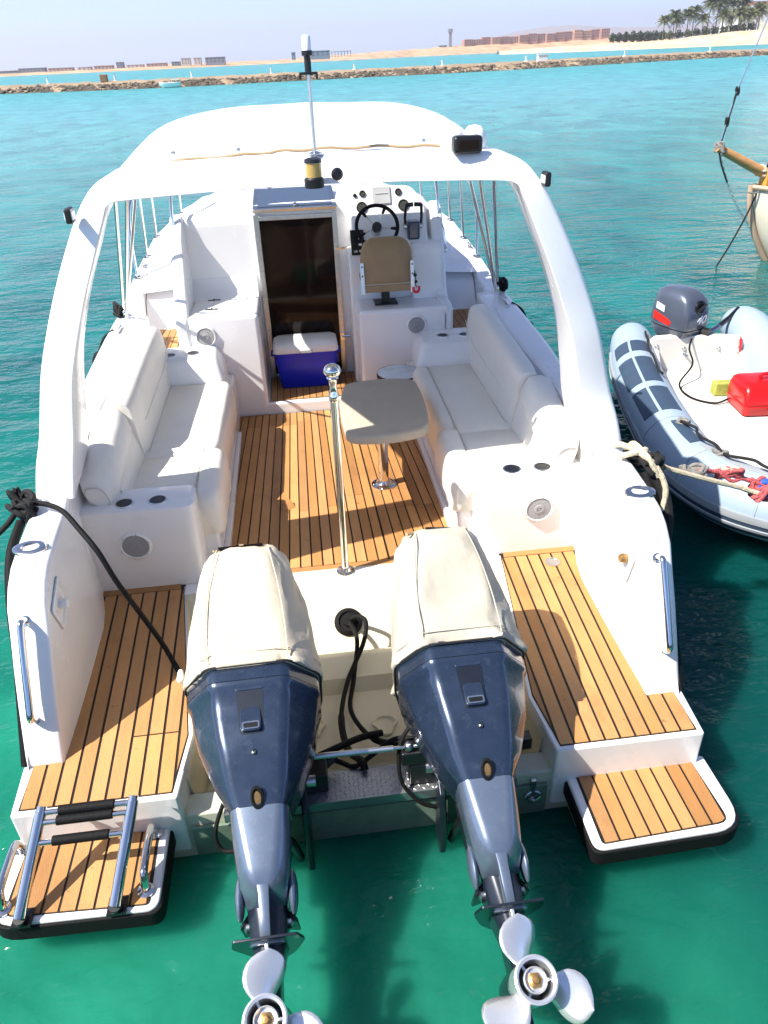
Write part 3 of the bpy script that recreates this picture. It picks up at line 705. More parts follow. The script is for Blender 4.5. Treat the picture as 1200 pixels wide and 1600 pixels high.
# cockpit sole
cf = build(MB().box(-1.3,1.3,1.41,3.73,.34,.4125), 'cockpit_floor', CAULK, boat, smooth=0)
y0, y1 = 1.475, 3.70; yc = 17.7; xc = -.10
fx = lambda x, y: xc + (x-xc)*(yc-y)/(yc-1.77)
wp = .0637
tk = ccw([(-.79,y0),(.74,y0),(.74,y1),(-.79,y1)])
for i in range(-14, 14):
    a, c = .005+wp*i+.0046, .005+wp*(i+1)-.0046
    if i == 3: c -= .004
    q = ccw([(fx(a,y0),y0),(fx(c,y0),y0),(fx(c,y1),y1),(fx(a,y1),y1)])
    q = clip_convex(q, tk)
    if len(q) < 3: continue
    cuts = {0:[2.25],1:[2.25],2:[2.25],-1:[2.13],-4:[2.10,3.52],-3:[3.52]}.get(i, [3.46] if i < -2 else ([2.05] if i > 3 else []))
    ys = [y0-1] + cuts + [y1+1]
    for ya, yb in zip(ys, ys[1:]):
        r_ = clip_convex(q, [(-3,ya+.0012),(3,ya+.0012),(3,yb-.0012),(-3,yb-.0012)])
        if len(r_) > 2: plank(r_, .4105, .420, cf)
plank([(-.75,1.432),(.75,1.432),(.75,1.470),(-.75,1.470)], .411, .4205, cf, 'trim_board')
b = MB().add([(-.345,2.11,.4215),(-.27,2.155,.4215),(-.30,2.215,.452),(-.36,2.18,.448),(-.345,2.11,.4185),(-.27,2.155,.4185),(-.30,2.215,.449),(-.36,2.18,.445)], [(0,1,2,3),(7,6,5,4),(0,4,5,1),(1,5,6,2),(2,6,7,3),(3,7,4,0)])
build(b, 'lifted_teak_flap', TEAK[0], cf, smooth=0)
# companionway step and its teak
comp = build(MB().box(-.47,.35,3.715,4.34,.40,.512), 'companionway_step', GEL, boat, bevel=.018, seg=3)
build(MB().box(-.44,.325,3.755,4.30,.511,.5145), 'caulk_bed', CAULK, comp, smooth=0)
for i in range(14):
    a = -.438+.0545*i
    plank([(a+.003,3.757),(min(a+.0515,.323),3.757),(min(a+.0515,.323),4.298),(a+.003,4.298)], .513, .520, comp)

# benches
def speaker(x, y, z, R, parent, ny=-1):
    o = build(MB().lathe([(R,0),(R,.006),(R*.93,.014),(R*.84,.016),(R*.80,.010)], (x,y,z), (0,ny,0), 36, False), 'speaker', WHITEP, parent)
    build(MB().lathe([(R*.81,.010),(R*.6,.014),(R*.35,.013),(R*.33,.017),(R*.18,.019),(R*.16,.015),(0,.018)], (x,y,z), (0,ny,0), 36), 'speaker_grille', MESHG, o)
    for k in range(6):
        a = k*math.pi/3+.3
        build(MB().lathe([(R*.05,0),(R*.05,.003),(0,.004)], (x+R*.90*math.cos(a), y+ny*.014, z+R*.90*math.sin(a)), (0,ny,0), 8), 'screw', STEEL, o)
    return o
def cup(x, y, z, parent, r=.043, dark=False):
    o = build(MB().lathe([(r+.009,0),(r+.008,.004),(r,.005),(r-.002,-.0),(r-.004,-.07),(0,-.07)], (x,y,z), (0,0,1), 28, False), 'cup_holder', BLACKP if dark else STEEL, parent)
    return o
for s in (-1, 1):
    base = build(MB().box(*sorted((s*.698,s*1.40)),1.60,3.70,.40,.80), 'bench', GEL, boat, bevel=.02)
    base['label'] = 'bench seat along the %s side of the cockpit' % ('left' if s < 0 else 'right')
    build(MB().prism_x([(1.56,.42),(3.3,.42),(3.3,.475),(1.60,.475)], s*.664, s*.70), 'kick_strip', GEL, base, bevel=.012)
    # aft end locker with cup holders (face leans slightly)
    rings = []
    for z, yf in ((.40,1.428),(.66,1.412),(.90,1.398),(.932,1.402),(.945,1.425)):
        k = .0 if z < .94 else .018
        rings.append(rr([(s*(.772+k),yf,z),(s*1.40,yf,z),(s*1.40,1.625,z),(s*(.782+k),1.625,z)], [.07,0,0,.04], 5))
    end = build(MB().loft(rings), 'end_locker', GEL, base, smooth=50)
    # no cup boolean: holders are short lined wells standing 1 mm proud with black bottoms
    for x, y in ((.968,1.478),(1.142,1.472)):
        ringm = MB().lathe([(.052,0),(.051,.004),(.043,.0045),(.043,.0012),(0,.0012)], (s*x,y,.9445), (0,0,1), 28)
        build(ringm, 'cup_holder', STEEL, base)
        build(MB().lathe([(.0425,.0018),(.0,.0022)], (s*x,y,.9445), (0,0,1), 28), 'cup_well', BLACKP, base)
    speaker(s*1.118, 1.4095, .715, .088, base)
    # forward end locker
    rings = []
    for z in (.40,.90,1.01,1.033,1.042):
        k = 0 if z < .95 else ((z-.9)*.35 if z < 1.03 else .055+(z-1.03)*1.2)
        rings.append(rr([(s*(.728+k),3.312+k,z),(s*1.32,3.312+k,z),(s*1.32,3.705,z),(s*(.745+k),3.705,z)], [.07,0,0,.0], 5))
    fe = build(MB().loft(rings), 'forward_locker', GEL, base, smooth=50)
    for x, y in ((.968,3.545),(1.14,3.53)):
        build(MB().lathe([(.05,0),(.049,.004),(.041,.0045),(.041,.0012),(0,.0012)], (s*x,y,1.0415), (0,0,1), 28), 'cup_holder', STEEL, base)
        build(MB().lathe([(.0405,.0018),(.0,.0022)], (s*x,y,1.0415), (0,0,1), 28), 'cup_well', BLACKP, base)
    # seat cushions
    def cushion(ya, yb, xa, xb, za, zb, name='seat_cushion'):
        rings = []
        for y, k in ((ya,.022),(ya+.006,.008),(ya+.02,0),((ya+yb)/2,-.004),(yb-.02,0),(yb-.006,.008),(yb,.022)):
            rings.append(rr([(s*(xa+k),y,za),(s*(xa+k),y,zb-k),(s*((xa+xb)/2),y,zb-k+.006),(s*(xb-k),y,zb-k),(s*(xb-k),y,za)], [0,.03,.1,.03,0], 3))
        return build(MB().loft(rings), name, VINYL, base, smooth=60)
    cushion(1.635, 2.118, .79, 1.24, .78, .882); cushion(2.124, 3.31, .79, 1.22, .78, .882)
    # knee-roll bolsters on the front edge
    def bolster(ya, yb, xo0, xo1, top0, top1, bot0, bot1):
        rings = []; N = 12
        for k in range(N+1):
            t = k/N; y = ya+(yb-ya)*t; e = .03*max(0, 1-min(k, N-k)/1.2)**2
            xo = xo0+(xo1-xo0)*t; tp_ = top0+(top1-top0)*t; bt = bot0+(bot1-bot0)*t; wv = .003*math.sin(k*1.7)
            rings.append(rr([(s*(xo+e+wv),y,bt+e),(s*(xo-.012+e+wv),y,(tp_+bt)/2),(s*(xo+.012+e),y,tp_-e),(s*(.80),y,tp_-.018-e),(s*(.80),y,bt+e)], [.03,.08,.075,.03,0], 4))
        o = build(MB().loft(rings), 'knee_bolster', VINYL, base, smooth=60)
        seam = [V(s*(xo0+.002+(xo1-xo0)*t), ya+.012, bot0+.02+(top0-bot0-.04)*t) for t in (0,1)]
        return o
    bolster(1.585, 2.165, .662, .655, .895, .925, .60, .63)
    bolster(2.172, 3.31, .690, .672, .915, .925, .62, .62)
    build(MB().tube(cr([(s*.803,1.64,.884),(s*.80,2.1,.888),(s*.80,2.7,.888),(s*.80,3.3,.887)], 6), .004, 6), 'piping', PIPING, base)
    # backrests: aft one with a fat top roll, taller forward one
    rings = []
    for k in range(11):
        t = k/10; y = 1.475+(2.155-1.475)*t; zc = .995+.165*t; e = 1-.38*max(0, 1-min(k, 10-k)/.9)**2
        cxr = 1.272-.005*t; R = .088*e
        sq = lambda v: math.copysign(abs(v)**.68, v)
        rings.append([V(s*(cxr-R*.94*sq(math.cos(a))+.03*(sq(math.sin(a)))), y, zc+R*1.0*sq(math.sin(a))+.0025*math.sin(a*3+k*1.9)) for a in [2*math.pi*q/28 for q in range(28)]])
    br = build(MB().loft(rings), 'backrest_roll', VINYL, base, smooth=60)
    build(MB().tube([V(s*(1.272-.052*sq(math.cos(a))+.018*sq(math.sin(a))), 1.4735, .995+.056*sq(math.sin(a))) for a in [2*math.pi*q/28 for q in range(29)]], .0035, 6), 'piping', PIPING, br)
    rings = []
    for k in range(7):
        t = k/6; y = 1.60+(2.155-1.60)*t; zt = 1.0+.14*t
        rings.append(rr([(s*1.135,y,.80),(s*1.165,y,.95),(s*1.215,y,zt),(s*1.36,y,zt),(s*1.36,y,.80)], [0,.05,.05,0,0], 3))
    build(MB().loft(rings), 'backrest', VINYL, base, smooth=60)
    rings = []
    for k in range(15):
        t = k/14; y = 2.16+(3.70-2.16)*t; e = .07*max(0, 1-(14-k)/2.2)**2 + .02*max(0, 1-k/.8)
        zt = interp(t, [(0,1.255),(.4,1.285),(.8,1.30),(.93,1.275),(1,1.17)])
        rings.append(rr([(s*(1.125+e),y,.80),(s*(1.145+e),y,1.05),(s*(1.165+e),y,zt-e),(s*(1.305),y,zt-e),(s*(1.31),y,.80)], [0,.12,.07,.05,0], 5))
    fb = build(MB().loft(rings), 'backrest', VINYL, base, smooth=60)
    build(MB().tube(cr([(s*1.143,2.35,1.04),(s*1.14,2.9,1.05),(s*1.143,3.3,1.06),(s*1.15,3.55,1.15)], 8), .0022, 6), 'stitch_line', VINYL, fb)
    build(MB().tube(cr([(s*1.128,2.2,.885),(s*1.128,2.8,.886),(s*1.13,3.3,.886)], 6), .003, 6), 'piping', PIPING, base)
    build(MB().box(*sorted((s*1.308,s*1.35)),2.0,3.75,.9,1.195), 'dark_gap_strip', GREYP, base, smooth=0)

# cabin: bulkhead, roof, wings, foredeck
fd = []
for y in (4.5,5,5.8,6.6,7.3,7.9,8.3):
    x, z = yprof(XO,y)-.01, yprof(ZO,y)
    fd.append([V(-x,y,z),V(-x*.93,y,z+.012),V(-x*.6,y,z+.05),V(0,y,z+.09),V(x*.6,y,z+.05),V(x*.93,y,z+.012),V(x,y,z)])
fdk = build(MB().grid(fd), 'foredeck', GEL, boat, smooth=80)
rings = []
for y, w, zr, zb in ((4.312,1.05,1.905,.45),(4.34,1.06,1.935,.5),(4.6,1.055,1.965,.9),(5.2,1.0,1.95,1.2),(5.9,.88,1.86,1.3),(6.6,.66,1.76,1.4),(7.1,.40,1.70,1.5),(7.3,.2,1.69,1.55)):
    rings.append(rr([(-w,y,zb),(-w*.965,y,zr-.04),(-w*.4,y,zr+.02),(w*.4,y,zr+.02),(w*.965,y,zr-.04),(w,y,zb)], [0,.10,.3,.3,.10,0], 5))
cab = build(MB().loft(rings), 'cabin', GEL, boat, smooth=50)
for s in (-1, 1):
    # walkaround step with teak, bulkhead under it, ramp up to the side deck
    sill = build(MB().prism_x([(3.712,.40),(3.712,.985),(3.735,1.0),(4.36,1.0),(4.50,1.20),(4.72,1.33),(5.05,1.385),(5.3,1.36),(5.3,.40)], s*1.06, s*1.435), 'side_step', GEL, boat, bevel=.014)
    build(MB().box(*sorted((s*1.12,s*1.40)),3.765,4.325,.999,1.0025), 'caulk_bed', CAULK, sill, smooth=0)
    for i in range(5):
        a = 1.123+.0555*i
        plank(ccw([(s*(a+.003),3.768),(s*(a+.0525),3.768),(s*(a+.0525),4.322),(s*(a+.003),4.322)]), 1.001, 1.0075, sill)
    # triangular wing between cabin side and cockpit
    if s < 0: wp_ = [(3.705,.42),(3.705,1.25),(3.76,1.30),(3.86,1.42),(4.0,1.60),(4.13,1.77),(4.28,1.885),(4.36,1.92),(4.36,.42)]
    else: wp_ = [(3.705,.42),(3.705,1.20),(3.76,1.225),(3.95,1.24),(4.02,1.32),(4.10,1.56),(4.18,1.76),(4.28,1.885),(4.36,1.92),(4.36,.42)]
    build(MB().prism_x(wp_, s*.985, s*1.09), 'cabin_wing', GEL, cab, bevel=.03, seg=4)
# left galley module
mod = build(MB().box(-1.0,-.452,3.705,4.32,.40,1.262), 'galley_module', GEL, boat, bevel=.035, seg=4)
build(MB().prism([(-.96,4.28),(-.50,4.28),(-.62,4.02),(-.80,3.86),(-.96,3.80)], 1.2615, 1.266), 'hatch', GEL, mod, smooth=0, bevel=.002)
build(MB().box(-.822,-.818,3.83,4.26,1.2655,1.2675), 'hatch_seam', GREYP, mod, smooth=0)
for y in (3.90,4.17):
    build(MB().box(-.87,-.77,y-.012,y+.012,1.2655,1.270).tube([(-.82,y-.013,1.272),(-.82,y+.013,1.272)], .006, 8), 'hinge', BLACKP, mod)
# coved corner between module top and bulkhead
cove = [(4.325,1.255),(4.17,1.258),(4.24,1.275),(4.285,1.32),(4.308,1.41),(4.325,1.41)]
build(MB().prism_x(cove, -1.0, -.46), 'cove', GEL, mod, smooth=60)
speaker(-.872, 3.703, 1.115, .084, mod)
# right helm seat box, console and dash
hb = build(MB().box(.332,1.06,3.705,4.06,.40,1.225), 'helm_seat_box', GEL, boat, bevel=.03, seg=4)
speaker(.786, 3.703, 1.092, .082, hb)
con = build(MB().prism_x([(4.03,.42),(4.075,1.40),(4.085,1.58),(4.10,1.60),(4.36,1.60),(4.36,.42)], .30, 1.0), 'helm_console', GEL, boat, bevel=.02, seg=3)
build(MB().prism_x([(3.98,1.2),(4.03,1.615),(4.06,1.64),(4.36,1.66),(4.36,1.2)], .80, 1.055), 'throttle_plinth', GEL, con, bevel=.02, seg=3)
# dash panel (inclined, arched top)
dn = V(0,-.9067,.4217); du = V(0,.4217,.9067)
def dp(x, h, d=0): return V(x,4.09,1.60) + du*h + dn*d
face = [(.338,0),(.955,0),(.945,.30),(.93,.375),(.835,.495),(.443,.495),(.368,.405),(.345,.30)]
fr = rr([dp(x,h) for x,h in face], [.02,.02,.05,.05,.06,.06,.05,.05], 4)
dash = build(MB().loops(fr, [p - dn*.16 for p in fr]), 'dashboard', GEL, con, smooth=40, bevel=.012)
for x, h, R in ((.449,.44,.020),(.737,.44,.021),(.436,.335,.038),(.772,.337,.038)):
    g = MB().lathe([(R+.006,0),(R+.006,.008),(R,.010),(R,.004)], dp(x,h,.001), dn, 22, False)
    go = build(g, 'gauge', BLACKP, con); 
    build(MB().lathe([(R,.004),(0,.0045)], dp(x,h,.001), dn, 22).tube([dp(x,h,.0065), dp(x-R*.5,h+R*.5,.0065)], .0015, 5), 'gauge_dial', GAUGE, go)
build(MB().lathe([(.016,0),(.016,.01),(.008,.014)], dp(.387,.429,.001), dn, 14), 'ignition_switch', BLACKP, con)
pz = [dp(.528,.352,.002),dp(.672,.352,.002),dp(.672,.485,.002),dp(.528,.485,.002)]
build(MB().loops(pz, [p+dn*.010 for p in pz]), 'plotter_cover', GREYP, con, smooth=0, bevel=.004)
build(MB().tube([dp(.55,.43,.013),dp(.65,.433,.013)], .004, 6), 'cover_strap', GREYP, con)
sp = build(MB().loops([dp(.325,-.03,.0),dp(.432,-.03,.0),dp(.432,.165,.0),dp(.325,.165,.0)], [dp(.325,-.03,.012),dp(.432,-.03,.012),dp(.432,.165,.012),dp(.325,.165,.012)]), 'switch_panel', BLACKP, con, bevel=.004)
for k in range(5):
    build(MB().loops([dp(x,-.012+.033*k+z,.011) for x,z in ((.345,0),(.375,0),(.375,.017),(.345,.017))], [dp(x,-.012+.033*k+z,.019) for x,z in ((.345,0),(.375,0),(.375,.017),(.345,.017))]), 'rocker_switch', GREYP if k == 0 else BLACKP, sp, smooth=0)
for k in range(3):
    build(MB().loops([dp(x,-.01+.05*k+z,.011) for x,z in ((.387,0),(.412,0),(.412,.018),(.387,.018))], [dp(x,-.01+.05*k+z,.0135) for x,z in ((.387,0),(.412,0),(.412,.018),(.387,.018))]), 'switch_label', WHITEP, sp, smooth=0)
# steering wheel
wc = V(.535,4.055,1.79); wn = V(0,-.86,.51); wu = V(0,.51,.86); wr = V(1,0,0)
whl = build(MB().tube([wc + (wr*math.cos(a)+wu*math.sin(a))*.163 for a in [2*math.pi*k/40 for k in range(41)]], .0145, 10), 'steering_wheel', RUBBER, con)
for k in range(5):
    a = math.radians(62+72*k); d = wr*math.cos(a)+wu*math.sin(a)
    build(MB().tube([wc-wn*.03+d*.02, wc-wn*.012+d*.115], .0045, 8), 'spoke', CHROME, whl)
    build(MB().tube([wc-wn*.010+d*.112, wc+d*.158], [.010,.014], 8), 'spoke_end', RUBBER, whl)
build(MB().lathe([(.04,-.035),(.04,-.012),(.033,.006),(.018,.012),(0,.013)], wc, wn, 22), 'hub', BLACKP, whl)
build(MB().tube([wc-wn*.02, wc-wn*.14], [.030,.04], 14), 'column', STEEL, whl)
# twin-lever throttle
th = build(MB().box(.785,.885,4.10,4.20,1.66,1.80), 'throttle_box', NAVY, con, bevel=.018, seg=3)
for x, d in ((.772,-1),(.898,1)):
    build(MB().tube([(x,4.14,1.76),(x+d*.004,4.13,1.83),(x-d*.002,4.10,1.925)], [.010,.011,.012], 10), 'lever', BLACKP, th)
    build(MB().lathe([(.022,-.012),(.022,.012),(.012,.016)], (x,4.14,1.76), (d,0,0), 14), 'lever_boss', STEEL, th)
    build(MB().tube([(x,4.10,1.925),(x-d*.058,4.098,1.929)], [.015,.017], 10), 'lever_grip', BLACKP, th)
# companionway door
dr = build(MB().box(-.395,.205,4.287,4.306,.545,1.845), 'cabin_door', DGLASS, cab, smooth=0)
for x in (-.41,.218):
    build(MB().prism([(x-.022,4.272),(x+.022,4.272),(x+.022,4.309),(x-.022,4.309)], .52, 1.885), 'door_frame', STEEL, dr, bevel=.005)
build(MB().box(-.388,.196,4.272,4.309,1.838,1.872), 'door_frame', STEEL, dr, bevel=.005)
build(MB().box(-.388,.196,4.276,4.309,.52,.55), 'door_sill', STEEL, dr, bevel=.005)
for z in (1.60,.86):
    build(MB().tube([(.215,4.262,z),(.285,4.255,z)], .011, 8).box(.205,.235,4.255,4.275,z-.03,z+.03), 'door_latch', CHROME, dr)
for z in (.7,.95,1.2,1.45,1.7):
    build(MB().lathe([(.006,0),(.005,.003)], (-.41,4.272,z), (0,-1,0), 8), 'screw', CHROME, dr)
hq = [V(-.435,4.285,1.895),V(.245,4.285,1.895),V(.225,4.60,2.01),V(-.415,4.60,2.01)]
up = V(0,-.343,.939)
hatch = build(MB().loops(hq, [p+up*.03 for p in hq]), 'sliding_hatch', STEEL, cab, bevel=.008)
hi = [V(-.39,4.315,1.9065),V(.205,4.315,1.9065),V(.19,4.575,2.0015),V(-.375,4.575,2.0015)]
build(MB().loops([p+up*.028 for p in hi], [p+up*.034 for p in hi]), 'hatch_pane', BGLASS, hatch, smooth=0)
for x in (-.29,.11):
    build(MB().box(x-.022,x+.022,4.59,4.63,2.03,2.055), 'hatch_hinge', STEEL, hatch, bevel=.005)
build(MB().lathe([(.018,0),(.015,.014)], (-.09,4.31,1.942), up, 12), 'hatch_knob', CHROME, hatch)
# ================================================================== LOOSE AND BOLTED-ON THINGS ABOARD
# tow pole
t = thing('tow_pole', 'tall polished steel tow pole with a ball top on the ledge between the motors', 'tow pole', (0,1.39,.42))
build(MB().tube([(.002,1.39,.42),(.008,1.39,1.50)], .0205, 18), 'post', CHROME, t)
build(MB().lathe([(.052,0),(.052,.008),(.034,.014),(.026,.03)], (.002,1.39,.4205), (0,0,1), 26), 'flange', CHROME, t)
build(MB().lathe([(.022,-.01),(.027,.0),(.027,.02),(.020,.035),(.017,.07),(.024,.105),(.030,.112),(.024,.12)], (.008,1.39,1.48), (0,0,1), 24), 'neck', CHROME, t)
build(MB().ball((.009,1.39,1.628), (.043,.043,.036), 26, 14), 'ball_top', CHROME, t)
# table
t = thing('cockpit_table', 'rounded table in a beige fitted cover on a single chrome leg', 'table', (.34,2.357,.42))
c = [(.085,1.925,0),(.34,1.875,0),(.592,1.955,0),(.632,2.35,0),(.618,2.755,0),(.37,2.80,0),(.128,2.755,0),(.062,2.35,0)]
lo = rr(c, [.09,.2,.09,.3,.09,.2,.09,.3], 5)
cc = V(.34,2.345,0)
def tr_(f, z): return [cc+(p-cc)*f+V(0,0,z) for p in lo]
build(MB().loft([tr_(.95,.955),tr_(.99,.958),tr_(1.0,.972),tr_(1.0,1.005),tr_(.985,1.018),tr_(.95,1.021),tr_(.3,1.022)]), 'table_top', TABLEC, t, smooth=60)
build(MB().lathe([(.035,.95),(.035,.44)], (.34,2.357,0), (0,0,1), 24), 'table_leg', CHROME, t)
fl = build(MB().lathe([(.085,0),(.085,.007),(.06,.011),(.045,.02),(.037,.04)], (.34,2.357,.4205), (0,0,1), 30), 'table_foot', CHROME, t)
for k in range(6):
    a = k*math.pi/3; build(MB().lathe([(.007,0),(.006,.003)], (.34+.07*math.cos(a),2.357+.07*math.sin(a),.4285), (0,0,1), 8), 'screw', STEEL, fl)
# helm chair
t = thing('helm_chair', 'tan backed helm chair on a black pedestal facing the steering wheel', 'chair', (.565,3.92,1.225))
bk = lambda x, h, d: V(.575,3.80,1.345) + V(x,.12*h,.985*h) + V(0,-d,d*.12)
op = rr([bk(-.198,0,0),bk(.198,0,0),bk(.205,.22,0),bk(.17,.405,0),bk(-.17,.405,0),bk(-.205,.22,0)], [.02,.02,.14,.11,.11,.14], 6)
cb = sum(op, V(0,0,0))/len(op)
def br_(f, d): return [cb+(p-cb)*f+V(0,-d,d*.12) for p in op]
build(MB().loft([br_(.93,-.10),br_(1.0,-.08),br_(1.02,-.03),br_(1.0,.012),br_(.965,.022),br_(.4,.026)]), 'backrest', BROWNV, t, smooth=60)
build(MB().loops([bk(-.2,.0,.028),bk(.2,.0,.028),bk(.2,.055,.028),bk(-.2,.055,.028)], [bk(-.2,.0,-.02),bk(.2,.0,-.02),bk(.2,.055,-.02),bk(-.2,.055,-.02)]), 'rear_band', BROWNV, t, bevel=.008)
build(MB().tube([bk(-.185,.06,.03),bk(.185,.06,.03)], .003, 6), 'piping', PIPING, t)
for x in (-.196,.196):
    br = build(MB().loops([bk(x-.017,-.015,.034),bk(x+.017,-.015,.034),bk(x+.014,.23,.034),bk(x-.014,.23,.034)], [bk(x-.017,-.015,.02),bk(x+.017,-.015,.02),bk(x+.014,.23,.02),bk(x-.014,.23,.02)]), 'side_bracket', STEEL, t, bevel=.004)
    for h in (.13,.2): build(MB().lathe([(.007,0),(.006,.004),(0,.005)], bk(x,h,.034), (0,-1,.12), 10), 'bolt', BLACKP, br)
build(MB().box(.375,.775,3.84,4.10,1.38,1.45), 'seat', BROWNV, t, bevel=.03, seg=4)
build(MB().box(.535,.60,3.885,3.95,1.23,1.385), 'pedestal', BLACKP, t, bevel=.006)
build(MB().box(.475,.66,3.84,4.0,1.225,1.238), 'pedestal_base', BLACKP, t, bevel=.004)
t = solo(MB().tube(cr([(.787,3.79,1.50),(.795,3.775,1.44),(.79,3.77,1.40),(.80,3.765,1.37)], 4), .004, 6).ball((.79,3.77,1.465), .014).ball((.796,3.768,1.415), .012), 'key_lanyard', BLACKP, 'short black lanyard with a red float hanging beside the helm chair', 'lanyard')
build(MB().tube(cr([(.775,3.77,1.375),(.778,3.765,1.345),(.80,3.76,1.335),(.818,3.765,1.35),(.82,3.77,1.38)], 4), .011, 8), 'red_float', REDT, t)
# cool box
t = thing('cool_box', 'blue cool box with a white lid in front of the cabin door', 'cool box', (-.11,4.11,.52))
def rect(z, x0, x1, y0, y1, r): return rr([(x0,y0,z),(x1,y0,z),(x1,y1,z),(x0,y1,z)], r, 4)
build(MB().loft([rect(.5205,-.335,.115,4.0,4.235,.03),rect(.535,-.345,.125,3.99,4.245,.035),rect(.83,-.372,.152,3.975,4.262,.035)]), 'body', COOLB, t, smooth=60)
lidm = build(MB().loft([rect(.832,-.375,.155,3.972,4.265,.04),rect(.84,-.385,.165,3.965,4.268,.045),rect(.895,-.378,.158,3.97,4.265,.05),rect(.912,-.355,.135,3.985,4.25,.06),rect(.916,-.2,.0,4.08,4.18,.04)]), 'lid', WHITEP, t, smooth=50)
build(MB().box(-.16,-.055,3.955,3.972,.835,.862), 'lid_catch', GREYP, lidm, bevel=.004)
for x, d in ((-.372,-1),(.152,1)):
    build(MB().tube([(x+d*.004,4.06,.80),(x+d*.03,4.06,.80),(x+d*.03,4.18,.80),(x+d*.004,4.18,.80)], .008, 8).box(min(x,x+d*.012),max(x,x+d*.012),4.08,4.16,.70,.82), 'handle', COOLB, t)
# stool
t = thing('storage_stool', 'low round stool with a white and blue patterned lid beside the table', 'stool', (.585,3.33,.42))
build(MB().lathe([(.15,.0),(.158,.02),(.158,.36),(.15,.38)], (.585,3.33,.422), (0,0,1), 32), 'drum', None or mat('printed white and blue drum', (.55,.58,.62), .6, var=.5, vscale=14, dirt=((.10,.16,.34), 16, .9)), t)
build(MB().lathe([(.166,0),(.170,.03),(.165,.05)], (.585,3.33,.80), (0,0,1), 32, False), 'rim', mat('dark brown vinyl', (.045,.018,.014), .4), t)
build(MB().lathe([(.164,.048),(.12,.066),(.05,.072),(0,.073)], (.585,3.33,.80), (0,0,1), 32), 'lid', mat('white and blue lid print', (.66,.70,.74), .5, var=.25, vscale=9, dirt=((.16,.34,.55), 9, .9)), t)

